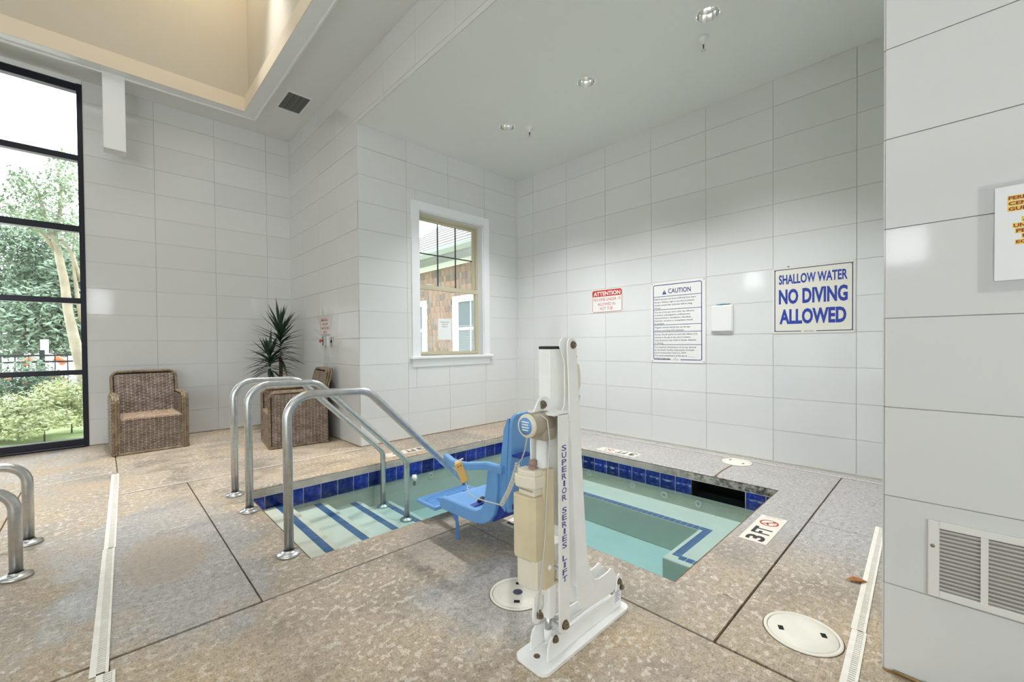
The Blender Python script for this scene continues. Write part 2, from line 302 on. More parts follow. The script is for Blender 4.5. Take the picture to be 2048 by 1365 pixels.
# ------------------------------------------------------------------ geometry helpers
class MB:
    def __init__(s): s.b = bmesh.new()
    def box(s, x0, x1, y0, y1, z0, z1, bev=0.0, seg=1, mtx=None):
        r = bmesh.ops.create_cube(s.b, size=1.0); vs = r['verts']
        for v in vs: v.co = Vector(((v.co.x + .5) * (x1 - x0) + x0, (v.co.y + .5) * (y1 - y0) + y0, (v.co.z + .5) * (z1 - z0) + z0))
        if bev:
            es = list({e for v in vs for e in v.link_edges}); r2 = bmesh.ops.bevel(s.b, geom=es, offset=bev, segments=seg, affect='EDGES', profile=0.5)
            vs = list({v for f in r2['faces'] for v in f.verts} | {v for v in vs if v.is_valid})
        if mtx is not None:
            for v in vs: v.co = mtx @ v.co
        return s
    def prism(s, pts, axis, a, b, bev=0.0):
        """pts: 2D polygon; axis 'x','y','z' extruded from a to b"""
        def P(p, c): return {'x': (c, p[0], p[1]), 'y': (p[0], c, p[1]), 'z': (p[0], p[1], c)}[axis]
        v0 = [s.b.verts.new(P(p, a)) for p in pts]; v1 = [s.b.verts.new(P(p, b)) for p in pts]
        n = len(pts); f = []
        f.append(s.b.faces.new(v0)); f.append(s.b.faces.new(v1[::-1]))
        for i in range(n): f.append(s.b.faces.new((v0[i], v0[(i + 1) % n], v1[(i + 1) % n], v1[i])))
        bmesh.ops.recalc_face_normals(s.b, faces=f)
        if bev:
            es = list({e for q in f[:2] for e in q.edges}); bmesh.ops.bevel(s.b, geom=es, offset=bev, segments=2, affect='EDGES', profile=0.5)
        return s
    def tube(s, path, r, seg=12, cap=True, closed=False):
        path = [Vector(p) for p in path]; n = len(path); rs = r if isinstance(r, (list, tuple)) else [r] * n
        up = None; rings = []
        for i, p in enumerate(path):
            a = path[i - 1] if i > 0 else (path[-1] if closed else p); b = path[(i + 1) % n] if (i < n - 1 or closed) else p
            d = (b - a); d = d.normalized() if d.length > 1e-9 else Vector((0, 0, 1))
            if up is None: up = d.orthogonal().normalized()
            up = (up - d * up.dot(d)); up = up.normalized() if up.length > 1e-6 else d.orthogonal().normalized()
            sd = d.cross(up)
            rings.append([s.b.verts.new(p + (up * math.cos(2 * PI * k / seg) + sd * math.sin(2 * PI * k / seg)) * rs[i]) for k in range(seg)])
        for i in range(n if closed else n - 1):
            A, B = rings[i], rings[(i + 1) % n]
            for k in range(seg):
                f = s.b.faces.new((A[k], A[(k + 1) % seg], B[(k + 1) % seg], B[k])); f.smooth = True
        if cap and not closed: s.b.faces.new(rings[0][::-1]); s.b.faces.new(rings[-1])
        return s
    def lathe(s, prof, c=(0, 0, 0), seg=24, axis='z', smooth=True, cap=None):
        cap = bool(cap)
        rings = []
        for r, h in prof:
            ring = []
            for k in range(seg):
                a = 2 * PI * k / seg; u, v = r * math.cos(a), r * math.sin(a)
                p = {'z': (u, v, h), 'x': (h, u, v), 'y': (v, h, u)}[axis]; ring.append(s.b.verts.new((p[0] + c[0], p[1] + c[1], p[2] + c[2])))
            rings.append(ring)
        fs = []
        for A, B in zip(rings, rings[1:]):
            for k in range(seg):
                f = s.b.faces.new((A[k], A[(k + 1) % seg], B[(k + 1) % seg], B[k])); f.smooth = smooth; fs.append(f)
        if cap and prof[0][0] > 1e-3: fs.append(s.b.faces.new(rings[0][::-1]))
        if cap and prof[-1][0] > 1e-3 and prof[0][0] < 1e-3 and abs(prof[-1][1] - prof[-2][1]) < -1: fs.append(s.b.faces.new(rings[-1]))
        return s
    def hexbolt(s, c, axis, r=0.011, h=0.009):
        """hex head with washer; axis = unit outward direction"""
        d = Vector(axis).normalized(); u = d.orthogonal().normalized(); w = d.cross(u)
        for rad, a, b, n in ((r * 1.25, 0, 0.002, 16), (r, 0.002, h, 6), (r * .5, h, h * 1.5, 8)):
            A = [s.b.verts.new(Vector(c) + d * a + (u * math.cos(2 * PI * k / n) + w * math.sin(2 * PI * k / n)) * rad) for k in range(n)]
            B = [s.b.verts.new(Vector(c) + d * b + (u * math.cos(2 * PI * k / n) + w * math.sin(2 * PI * k / n)) * rad) for k in range(n)]
            for k in range(n): s.b.faces.new((A[k], A[(k + 1) % n], B[(k + 1) % n], B[k]))
            s.b.faces.new(B)
        return s
    def poly(s, outer, holes, z):
        loops = [outer] + holes; vs = [Vector((p[0], p[1], 0)) for l in loops for p in l]
        tris = tessellate_polygon([[Vector((p[0], p[1], 0)) for p in l] for l in loops])
        bv = [s.b.verts.new((v.x, v.y, z)) for v in vs]
        for t3 in tris:
            try: f = s.b.faces.new([bv[i] for i in t3])
            except ValueError: continue
            f.normal_update()
            if f.normal.z < 0: f.normal_flip()
        return s
    def mesh(s, name, m):
        me = bpy.data.meshes.new(name); s.b.to_mesh(me); s.b.free()
        me.materials.append(M[m] if isinstance(m, str) else m); return me
def lk(name, me, parent=None):
    o = bpy.data.objects.new(name, me); COL.objects.link(o)
    if parent: o.parent = parent
    return o
def part(name, mb, m, parent=None, label=None):
    o = lk(name, mb.mesh(name, m), parent)
    if label: o['label'] = label
    return o
def tag(o, label, cat, group=None, kind=None):
    o['label'] = label; o['category'] = cat
    if group: o['group'] = group
    if kind: o['kind'] = kind
    return o
def thing(name, label, cat, loc=(0, 0, 0), rz=0.0, group=None, mtx=None):
    o = bpy.data.objects.new(name, None); COL.objects.link(o); o.empty_display_size = 0.1
    if mtx is not None: o.matrix_world = mtx
    else: o.location = loc; o.rotation_euler = (0, 0, rz)
    return tag(o, label, cat, group)
def struct(name, mb, m):
    o = part(name, mb, m); o['kind'] = 'structure'; return o
def frame_mtx(org, xd, yd):
    x = Vector(xd).normalized(); y = Vector(yd).normalized(); z = x.cross(y)
    return Matrix(((x.x, y.x, z.x, org[0]), (x.y, y.y, z.y, org[1]), (x.z, y.z, z.z, org[2]), (0, 0, 0, 1)))
def arc(cx, cz, r, a0, a1, n=8): return [(cx + r * math.cos(a0 + (a1 - a0) * i / n), cz + r * math.sin(a0 + (a1 - a0) * i / n)) for i in range(n + 1)]
def fillet(pts, rad, n=6):
    """round the inner corners of a 3D polyline"""
    pts = [Vector(p) for p in pts]; out = [pts[0]]
    for i in range(1, len(pts) - 1):
        r = rad[i - 1] if isinstance(rad, (list, tuple)) else rad
        a, p, b = pts[i - 1], pts[i], pts[i + 1]; d1 = (a - p).normalized(); d2 = (b - p).normalized()
        ang = d1.angle(d2); tl = r / math.tan(ang / 2); s0 = p + d1 * tl; s1 = p + d2 * tl
        c = p + (d1 + d2).normalized() * (r / math.sin(ang / 2))
        A_, B_ = (s0 - c).normalized(), (s1 - c).normalized(); th = A_.angle(B_)
        for k in range(n + 1):
            f = k / n; v = (A_ * math.sin((1 - f) * th) + B_ * math.sin(f * th)) / math.sin(th); out.append(c + v * r)
    out.append(pts[-1]); return out
def rrect(x0, x1, y0, y1, r, n=4):
    return arc(x1 - r, y1 - r, r, 0, PI / 2, n) + arc(x0 + r, y1 - r, r, PI / 2, PI, n) + arc(x0 + r, y0 + r, r, PI, 1.5 * PI, n) + arc(x1 - r, y0 + r, r, 1.5 * PI, 2 * PI, n)
_tc = {}
def text_mesh(s, bold=0.0, spacing=1.0, lead=1.0, align='LEFT'):
    c = bpy.data.curves.new('lettering', 'FONT'); c.body = s; c.offset = bold; c.space_character = spacing; c.space_line = lead; c.align_x = align; c.resolution_u = 3; c.size = 1; c.fill_mode = 'FRONT' if False else 'BOTH'
    o = bpy.data.objects.new('lettering_source', c); COL.objects.link(o)
    dg = bpy.context.evaluated_depsgraph_get(); me = bpy.data.meshes.new_from_object(o.evaluated_get(dg))
    bpy.data.objects.remove(o); bpy.data.curves.remove(c); me.name = 'lettering'; me.materials.clear(); return me
def text(s, x0, x1, y0, y1, z, m, parent, name='lettering', fit=True, bold=0.0, rot=0, spacing=1.0, lead=1.0, align='LEFT'):
    """text filling the rectangle x0..x1,y0..y1 of the parent's local XY plane"""
    me = text_mesh(s, bold, spacing, lead, align); xs = [v.co.x for v in me.vertices]; ys = [v.co.y for v in me.vertices]
    mx, Mx, my, My = min(xs), max(xs), min(ys), max(ys); sx = (x1 - x0) / (Mx - mx); sy = (y1 - y0) / (My - my)
    if not fit: sx = sy = min(sx, sy)
    for v in me.vertices: v.co = Vector((x0 + (v.co.x - mx) * sx, y0 + (v.co.y - my) * sy, z))
    me.materials.append(M[m]); return lk(name, me, parent)

def box_part(name, b, m, parent, label=None, bev=0.0, seg=1, mtx=None):
    return part(name, MB().box(*b, bev=bev, seg=seg, mtx=mtx), m, parent, label)

# ------------------------------------------------------------------ key dimensions (metres)
XS, YW, YL, XT, XPL = 4.58, 4.578, 6.92, 2.07, 1.943
YP = 0.155; ZA = 3.605; ZC = 4.20; TH = 0.305

# ------------------------------------------------------------------ walls with individual tiles
tile_cache = {}
def tile_mesh(w, h):
    k = (round(w, 3), round(h, 3))
    if k not in tile_cache:
        b = MB(); b.box(0.0012, w - 0.0012, 0.0012, h - 0.0012, -0.001, 0.004, bev=0.0009); tile_cache[k] = b.mesh('tile', 'tile')
    return tile_cache[k]
rt = random.Random(3)
def tiles(parent, org, xd, cols, rows, hole=None):
    """cols/rows: sorted joint positions along local x / z. hole=(x0,x1,z0,z1) clips tiles"""
    mt = frame_mtx(org, xd, (0, 0, 1))
    for a, b in zip(cols, cols[1:]):
        for c, d in zip(rows, rows[1:]):
            rects = [(a, b, c, d)]
            if hole:
                hx0, hx1, hz0, hz1 = hole
                if not (b <= hx0 or a >= hx1 or d <= hz0 or c >= hz1):
                    rects = []
                    if a < hx0: rects.append((a, hx0, c, d))
                    if b > hx1: rects.append((hx1, b, c, d))
                    m0, m1 = max(a, hx0), min(b, hx1)
                    if c < hz0: rects.append((m0, m1, c, hz0))
                    if d > hz1: rects.append((m0, m1, hz1, d))
            for (p, q, r, s) in rects:
                if q - p < 0.012 or s - r < 0.008: continue
                o = lk('tile', tile_mesh(q - p, s - r), parent)
                tilt = Matrix.Rotation(rt.gauss(0, 0.0011), 4, 'X') @ Matrix.Rotation(rt.gauss(0, 0.0011), 4, 'Y')
                o.matrix_world = mt @ Matrix.Translation((p, r, 0)) @ tilt
rowsA = [TH * k for k in range(12)] + [ZA]; rowsC = [TH * k for k in range(14)] + [ZC]
# sign wall (right wall of the alcove), faces -X
w = struct('wall_right', MB().box(XS + 0.002, XS + 0.15, -0.1, YW + 0.2, -0.1, ZC + 0.1), 'grout')
ys = [0.0, 0.544 - .618 + .618] + [0.544 + 0.618 * k for k in range(1, 7)] + [YW]
ys = sorted(set([round(YW - y, 4) for y in ys])); tiles(w, (XS, YW, 0), (0, -1, 0), ys, rowsA)
# window wall (back of the alcove), faces -Y ; hole for window
WX0, WX1, WZ0, WZ1 = 2.845, 3.885, 1.0, 2.81
b = MB(); b.box(XT + .002, WX0, YW + .002, YW + .2, -.1, ZC + .1).box(WX1, XS + .15, YW + .002, YW + .2, -.1, ZC + .1).box(WX0, WX1, YW + .002, YW + .2, -.1, WZ0).box(WX0, WX1, YW + .002, YW + .2, WZ1, ZC + .1)
w = struct('wall_back', b, 'grout')
tiles(w, (0, YW, 0), (1, 0, 0), [XT, 2.677, 3.291, 3.913, 4.53, XS], rowsA, hole=(WX0 - .05, WX1 + .05, WZ0 - .1, WZ1 + .05))
# stub wall + header over the alcove, faces -X at XT
w = struct('wall_side', MB().box(XT + .002, XT + .1, YW + .2, YL + .1, -.1, ZC + .1).box(XT + .002, XT + .1, YW + .002, YW + .2, -.1, ZA), 'grout')
cy_ = sorted([YL - y for y in (YL, 6.35, 5.75, 5.15, YW)]); tiles(w, (XT, YL, 0), (0, -1, 0), cy_, rowsC)
w = struct('wall_header', MB().box(XT + .002, XT + .15, YP - .3, YW + .2, ZA + .002, ZC + .1), 'grout')
cy_ = sorted([YW - y for y in (YW, 3.95, 3.35, 2.75, 2.15, 1.55, .95, .35, -.1)]); tiles(w, (XT, YW, 0), (0, -1, 0), cy_, [ZA, TH * 12, TH * 13, ZC])
# left wall with the big window, faces -Y
XJ = -0.118
w = struct('wall_left', MB().box(XJ, XT + .1, YL + .002, YL + .2, -.1, ZC + .1), 'grout')
tiles(w, (0, YL, 0), (1, 0, 0), [XJ, .51, 1.132, 1.756, XT], rowsC)
# pillar on the right, faces -X at XPL (and its alcove-side return)
w = struct('wall_pillar', MB().box(XPL + .002, XPL + .30, -5.0, YP - .002, -.1, ZC + .1), 'grout')
tiles(w, (XPL, YP, 0), (0, -1, 0), [0, .61, 1.22, 1.83], rowsC)
tiles(w, (XPL, YP, 0), (-1, 0, 0), [-.30, 0], rowsC)
# hidden hall walls, with window openings
def holed_wall(name, plane, c, a0, a1, z0, z1, holes, th, m='ceiling'):
    """wall at coordinate c; holes = [(a0,a1,z0,z1)]"""
    b = MB(); xs = sorted({a0, a1} | {h[0] for h in holes} | {h[1] for h in holes})
    for p, q in zip(xs, xs[1:]):
        hs = sorted([h for h in holes if h[0] <= p and h[1] >= q], key=lambda h: h[2]); z = z0
        for h in hs + [None]:
            top = h[2] if h else z1
            if top > z: b.box(*((c, c + th, p, q) if plane == 'x' else (p, q, c, c + th)), z, top)
            if h: z = h[3]
    return struct(name, b, m)
holed_wall('wall_opposite', 'x', -7.2, -5.0, YL + .2, -.1, ZC + .1, [(4.38, 5.0, 2.98, 3.57), (.28, .9, 2.60, 3.28), (-3.2, -1.6, 1.0, 3.3)], .2)
holed_wall('wall_near', 'y', -5.2, -7.2, XPL + .3, -.1, ZC + .1, [(-.31, .21, 2.2, 3.0), (-4.4, -3.0, 1.0, 3.0)], .2)
# alcove wall hidden behind the pillar
struct('wall_alcove', MB().box(XPL + .30, XS + .1, YP - .25, YP - .05, -.1, ZC + .1), 'ceiling')

# ------------------------------------------------------------------ ceilings
DL = [(3.31, 1.27), (3.322, 2.39), (3.347, 3.50)]
cir = lambda cx, cy_, r, n=24: [(cx + r * math.cos(2 * PI * k / n), cy_ + r * math.sin(2 * PI * k / n)) for k in range(n)]
b = MB(); b.poly([(XT + .15, -.1), (XS, -.1), (XS, YW), (XT + .15, YW)], [cir(x, y, .082) for x, y in DL], ZA)
b.box(XT + .002, XT + .15, -.1, YW, ZA, ZA + .004)
struct('ceiling', b, 'ceiling')
# hall ceiling around the tray
TX, TY = 1.375, 6.325; TX0, TY0 = -4.6, 0.6
b = MB(); b.box(TX, XT, -5, YL, ZC, ZC + .1).box(-7.2, TX0, -5, YL, ZC, ZC + .1).box(TX0, TX, TY, YL, ZC, ZC + .1).box(TX0, TX, -5, TY0, ZC, ZC + .1)
struct('ceiling_hall', b, 'ceiling')
b = MB()
for (x0, x1, y0, y1) in ((TX, TX + .145, TY0 - .145, TY + .145), (TX0 - .145, TX0, TY0 - .145, TY + .145), (TX0, TX, TY, TY + .145), (TX0, TX, TY0 - .145, TY0)):
    b.box(x0, x1, y0, y1, ZC - .035, ZC + .002)
for (x0, x1, y0, y1) in ((TX + .135, TX + .158, TY0 - .158, TY + .158), (TX0 - .158, TX + .135, TY + .135, TY + .158)):
    b.box(x0, x1, y0, y1, ZC - .05, ZC + .002, bev=.004)
struct('trim_1', b, 'white_trim')
b = MB(); zl0, zl1 = ZC - .035, ZC + .14
b.box(TX - .006, TX, TY0, TY, zl0, zl1).box(TX0, TX0 + .006, TY0, TY, zl0, zl1).box(TX0, TX, TY - .006, TY, zl0, zl1).box(TX0, TX, TY0, TY0 + .006, zl0, zl1)
b.box(TX, TX + .05, TY0, TY + .05, zl1 - .006, zl1).box(TX0, TX, TY, TY + .05, zl1 - .006, zl1)
struct('trim_2', b, 'tray_lip')
b = MB(); X1, Y1, ZT = TX + .05, TY + .05, 6.3
b.box(X1, X1 + .05, TY0, Y1, zl1, ZT).box(TX0 - .05, TX0, TY0, Y1, zl1, ZT).box(TX0, X1, Y1, Y1 + .05, zl1, ZT).box(TX0, X1, TY0 - .05, TY0, zl1, ZT).box(TX0 - .05, X1 + .05, TY0 - .05, Y1 + .05, ZT, ZT + .05)
struct('ceiling_tray', b, 'tray')
b = MB(); b.box(.052, .237, 6.45, 6.62, 3.335, ZC, bev=.004)
tag(part('ceiling_bracket', b, 'white_trim'), 'tall white boxed bracket hanging from the ceiling edge beside the tall window', 'bracket')

# ceiling return vent
v = thing('ceiling_vent', 'square dusty grey grille in the white ceiling beside the tray', 'vent', (1.665, 5.53, ZC))
part('vent_frame', MB().box(-.02, .27, -.02, .0, -.008, 0).box(-.02, .27, .44, .46, -.008, 0).box(-.02, 0, 0, .44, -.008, 0).box(.25, .27, 0, .44, -.008, 0), 'white_trim', v)
part('backing', MB().box(0, .25, 0, .44, -.002, -.001), 'dark_hole', v)
lou = MB().box(0, .25, -.004, .004, -.006, .001, mtx=Matrix.Rotation(.6, 4, 'X')).mesh('louvre', 'dirty_grille')
for k in range(24):
    o = lk('louvre', lou, v); o.location = (0, .012 + k * .0182, -.001)
part('divider', MB().box(.12, .13, 0, .44, -.008, -.002), 'dirty_grille', v)

# alcove downlights
for k, (x, y) in enumerate(DL):
    lab = ['recessed ceiling downlight nearest the pillar, brightest and largest in view', 'recessed ceiling downlight in the middle of the alcove ceiling', 'recessed ceiling downlight nearest the alcove window'][k]
    d = thing('downlight', lab, 'ceiling light', (x, y, ZA), 0, 'recessed downlights in the alcove ceiling')
    part('trim_ring', MB().lathe([(.080, .0), (.080, -.004), (.092, -.003), (.094, .0)], seg=32), 'white_trim', d)
    part('reflector', MB().lathe([(.080, -.002), (.072, .05), (.050, .095), (.0001, .105)], seg=14, smooth=False), 'reflector', d)
    bm_ = MB(); bm_.lathe([(.0001, .060), (.014, .064), (.024, .074), (.024, .086), (.015, .1)], seg=20); part('bulb', bm_, 'bulb', d)
    light('downlight_glow', 'SPOT', (x, y, ZA - .01), 128, (.97, .98, 1.0), .09, spot=math.radians(104))
for k, (x, y) in enumerate([(3.533, 1.392), (3.538, 3.334)]):
    s = thing('sprinkler_head', ['white pendent sprinkler below the brightest downlight', 'white pendent sprinkler beside the downlight nearest the window'][k], 'sprinkler', (x, y, ZA), 0, 'sprinklers in the alcove ceiling')
    part('escutcheon', MB().lathe([(.0001, 0), (.042, 0), (.040, -.012), (.022, -.028), (.016, -.055), (.0001, -.056)], seg=24), 'white_trim', s)
    part('deflector', MB().lathe([(.0001, -.098), (.018, -.098), (.018, -.101), (.0001, -.102)], seg=16).tube([(.012, 0, -.054), (.014, 0, -.08), (.003, 0, -.098)], .002, 6).tube([(-.012, 0, -.054), (-.014, 0, -.08), (-.003, 0, -.098)], .002, 6), 'chrome', s)
    part('fusible_bulb', MB().tube([(0, 0, -.055), (0, 0, -.092)], .005, 8), 'dark_hole', s)

# ------------------------------------------------------------------ floor, deck slabs, coping
POOL = [(.80, 3.86), (.80, 2.405), (1.97, 2.405), (1.97, .92), (3.75, .92), (3.75, 3.86)]
OUT = [(.505, 4.455), (.505, 2.135), (1.665, 2.135), (1.665, .625), (4.425, .625), (4.425, 4.57), (2.065, 4.57), (2.065, 4.455)]
fl = struct('floor', MB().poly([(-7.2, -5), (4.7, -5), (4.7, 6.92), (-7.2, 6.92)], [POOL], -.012), 'joint')
def offs(poly, d):
    """offset an axis-aligned CCW-or-CW polygon outward by d"""
    n = len(poly); area = sum(poly[i][0] * poly[(i + 1) % n][1] - poly[(i + 1) % n][0] * poly[i][1] for i in range(n)); sg = 1 if area > 0 else -1; out = []
    for i in range(n):
        p0, p, p1 = poly[i - 1], poly[i], poly[(i + 1) % n]
        def nrm(a, b): dx, dy = b[0] - a[0], b[1] - a[1]; l = math.hypot(dx, dy); return (dy / l * sg, -dx / l * sg)
        n0, n1 = nrm(p0, p), nrm(p, p1); out.append((p[0] + (n0[0] + n1[0]) * d, p[1] + (n0[1] + n1[1]) * d))
    return out
def slabp(pts): return part('slab', MB().prism(pts, 'z', -.08, 0), 'deck', fl)
DX = lambda y: .075 + (y - 5.20) * .03
def slab(x0, x1, y0, y1, g=.004):
    return part('slab', MB().box(x0 + g, x1 - g, y0 + g, y1 - g, -.08, 0, bev=.003), 'deck', fl)
slabp([(DX(2.14) + .003, 2.14), (.497, 2.14), (.497, 4.45), (DX(4.45) + .003, 4.45)]); slabp([(-.466, 2.14), (DX(2.14) - .003, 2.14), (DX(5.25) - .003, 5.25), (-.466, 5.25)])
slabp([(DX(4.464) + .003, 4.464), (2.066, 4.464), (2.066, 5.266), (DX(5.266) + .003, 5.266)])
for r in [ (-3.6, -.47, 2.135, 5.25), (-7.2, -3.6, 2.135, 5.25),
          (.09, 2.07, 5.27, 6.92), (-2.4, .09, 5.25, 6.92), (-7.2, -2.4, 5.25, 6.92),
          (.0, 1.66, .35, 2.13), (.0, 1.66, -1.6, .35), (-2.6, 0, .35, 2.13), (-2.6, 0, -1.6, .35), (-7.2, -2.6, -1.6, 2.13), (-7.2, 1.94, -5, -1.6),
          (1.665, 3.2, -.1, .62), (3.2, 4.43, -.1, .62), (4.45, 4.58, -.1, 2.3), (4.45, 4.58, 2.3, 4.57)]:
    slab(*r)

tub = thing('hot_tub', 'sunken hot tub with blue waterline tiles, entry steps and bench seats', 'hot tub')
# coping: flat top + bullnose + face
RN = .03
b = MB(); b.poly(OUT, [offs(POOL, RN)], 0.0)
prof = [(RN - RN * math.sin(a), -RN + RN * math.cos(a)) for a in [PI / 2 * k / 5 for k in range(6)]] + [(0, -.075), (.03, -.075)]
loops = [[b.b.verts.new((p[0], p[1], z)) for p in offs(POOL, o)] for o, z in prof]
for A, B in zip(loops, loops[1:]):
    for k in range(6):
        f = b.b.faces.new((A[k], A[(k + 1) % 6], B[(k + 1) % 6], B[k])); f.smooth = False
for p, q in zip(OUT, OUT[1:] + OUT[:1]):
    b.b.faces.new([b.b.verts.new((p[0], p[1], 0)), b.b.verts.new((q[0], q[1], 0)), b.b.verts.new((q[0], q[1], -.08)), b.b.verts.new((p[0], p[1], -.08))])
me = b.mesh('coping', 'deck'); me.materials.append(M['coping_face'])
for p in me.polygons:
    c = p.center
    if c.z < -.012 and 0.79 < c.x < 3.79 and .88 < c.y < 3.9: p.material_index = 1
cop = lk('coping', me, tub); cop['label'] = 'broad pale concrete coping with rounded inner edge'
# crack joint across the sign-side coping
part('expansion_joint', MB().prism([(3.715, 1.375), (3.94, 1.392), (4.185, 1.388), (4.185, 1.402), (3.94, 1.405), (3.715, 1.388)], 'z', .0003, .0012), 'joint', cop)
# plaster shell (apparent depths under water)
ZF = -.60; IN = offs(POOL, .028)
b = MB()
lo = [[b.b.verts.new((p[0], p[1], z)) for p in IN] for z in (-.232, ZF)]
for k in range(6): b.b.faces.new((lo[0][k], lo[0][(k + 1) % 6], lo[1][(k + 1) % 6], lo[1][k]))
b.poly(IN, [], ZF); part('shell', b, 'plaster', tub)
X0, XE, Y0_, YF_ = .772, 3.778, 2.377, 3.888
stepx = [1.115, 1.425, 1.745, 2.06]; stepz = [-.19, -.262, -.337, -.42]
acc = MB().box(-.028, .028, .0025, .0475, -.002, .0025, bev=.001).mesh('accent_tile', 'accent')
acw = MB().box(.0025, .0475, -.028, .028, -.002, .0025, bev=.001).mesh('accent_tile', 'accent')
px = X0
for k, (sx, sz) in enumerate(zip(stepx, stepz)):
    y0 = Y0_ if k < 3 else 2.377
    s = part('step', MB().box(px, sx, y0, YF_, ZF, sz, bev=.008, seg=2), 'plaster', tub)
    n = int((YF_ - y0) / .05)
    for i in range(n):
        o = lk('accent_tile', acc, s); o.location = (sx - .072, y0 + .01 + i * .05, sz)
    px = sx - .01
ZB = -.35
bn = part('bench', MB().box(3.40, XE, .892, YF_, ZF, ZB, bev=.008, seg=2), 'plaster', tub)
bn2 = part('bench', MB().box(2.78, 3.41, .892, 1.385, ZF, ZB, bev=.008, seg=2), 'plaster', tub)
y = 1.34
while y < YF_ - .05:
    o = lk('accent_tile', acc, bn); o.location = (3.345 + .085, y, ZB); y += .05
x = 2.86
while x < 3.42:
    o = lk('accent_tile', acw, bn2); o.location = (x, 1.325, ZB); x += .05
y = .90
while y < 1.30:
    o = lk('accent_tile', acc, bn2); o.location = (2.86, y, ZB); y += .05
# waterline tiles
wt = MB().box(.0035, .1445, 0, .006, -.145, -.002, bev=.0015).mesh('waterline_tile', 'cobalt')
b = MB()
GB = .024
for (a, c) in zip(POOL, POOL[1:] + POOL[:1]): pass
pin = offs(POOL, GB); l2 = [[b.b.verts.new((p[0], p[1], z)) for p in pin] for z in (-.076, -.235)]
for k in range(6):
    # leave the skimmer mouth open on the sign side
    if k == 4:
        for (ya, yb) in ((pin[4][1], 1.160), (1.602, pin[5][1])):
            q = [b.b.verts.new((pin[4][0], yy, z)) for yy, z in ((ya, -.076), (yb, -.076), (yb, -.235), (ya, -.235))]; b.b.faces.new(q)
        q = [b.b.verts.new((pin[4][0], yy, z)) for yy, z in ((1.160, -.225), (1.602, -.225), (1.602, -.235), (1.160, -.235))]; b.b.faces.new(q)
    else: b.b.faces.new((l2[0][k], l2[0][(k + 1) % 6], l2[1][(k + 1) % 6], l2[1][k]))
part('waterline_grout', b, 'white_grout', tub)
part('top_joint', MB().box(.80, 3.762, 3.868, 3.878, -.082, -.0755).box(3.757, 3.769, .92, 3.87, -.082, -.0755), 'white_grout', tub)
def wtiles(org, xd, n, skip=()):
    mt = frame_mtx(org, xd, (0, 0, 1)) @ Matrix.Rotation(PI / 2, 4, 'X')
    for k in range(n):
        if k in skip: continue
        o = lk('waterline_tile', wt, tub)
        xv = Vector(xd); nv = Vector((-xv.y, xv.x, 0))
        R = Matrix(((xv.x, nv.x, 0, org[0] + xv.x * .148 * k), (xv.y, nv.y, 0, org[1] + xv.y * .148 * k), (0, 0, 1, -.078), (0, 0, 0, 1)))
        o.matrix_world = R
wtiles((.80 + .14 - .148, 3.878, 0), (1, 0, 0), 20)                 # far side, faces -Y
wtiles((3.768, 3.82, 0), (0, -1, 0), 20, skip=(15, 16, 17))          # sign side, faces -X
wtiles((1.96, 2.383, 0), (-1, 0, 0), 7)                             # near side of the steps
wtiles((.782, 2.42, 0), (0, 1, 0), 9)
wtiles((3.74, .90, 0), (-1, 0, 0), 11); wtiles((1.952, .94, 0), (0, 1, 0), 9)
# skimmer mouth
b = MB(); b.box(3.80, 4.10, 1.17, 1.61, -.26, -.25).box(4.09, 4.10, 1.17, 1.61, -.26, -.07).box(3.781, 4.10, 1.156, 1.166, -.26, -.07).box(3.79, 4.10, 1.605, 1.615, -.26, -.07).box(3.79, 4.1, 1.17, 1.61, -.082, -.075)
sk = part('skimmer_mouth', b, 'dark_hole', tub)
# jets
jet = MB().lathe([(.012, .004), (.020, .006), (.032, .004), (.034, 0)], axis='x', seg=20).mesh('jet', 'white_plastic')
for (y, z) in [(2.712, -.266), (2.187, -.274), (1.86, -.289), (1.539, -.288)]:
    o = lk('jet', jet, tub); o.location = (3.776, y, z); o.rotation_euler = (0, PI, 0) ; o.scale = (-1, 1, 1) if False else (1, 1, 1)
for (x, z) in [(2.53, -.271)]:
    o = lk('jet', jet, tub); o.location = (x, 3.886, z); o.rotation_euler = (0, 0, -PI / 2)
o = part('floor_drain', MB().lathe([(.0001, .012), (.06, .012), (.075, .004), (.08, 0)], seg=24), 'white_plastic', tub); o.location = (2.45, 1.75, ZF)
# water
b = MB(); b.prism(offs(POOL, .0365), 'z', -.172, ZF - .02)
tag(part('water', b, 'water'), 'still greenish water filling the hot tub', 'water', kind='stuff')
b = MB().lathe([(.0001, .03), (.022, .028), (.026, .0), (.026, -.02), (.0001, -.022)], seg=20)
fo = thing('pool_float', 'small white chlorine float on the water behind the handrails', 'float', (2.19, 3.652, -.168))
part('cap', b, 'white_plastic', fo); part('stem', MB().tube([(0, 0, -.02), (0, 0, -.07)], .012, 10), 'teal_pen', fo)

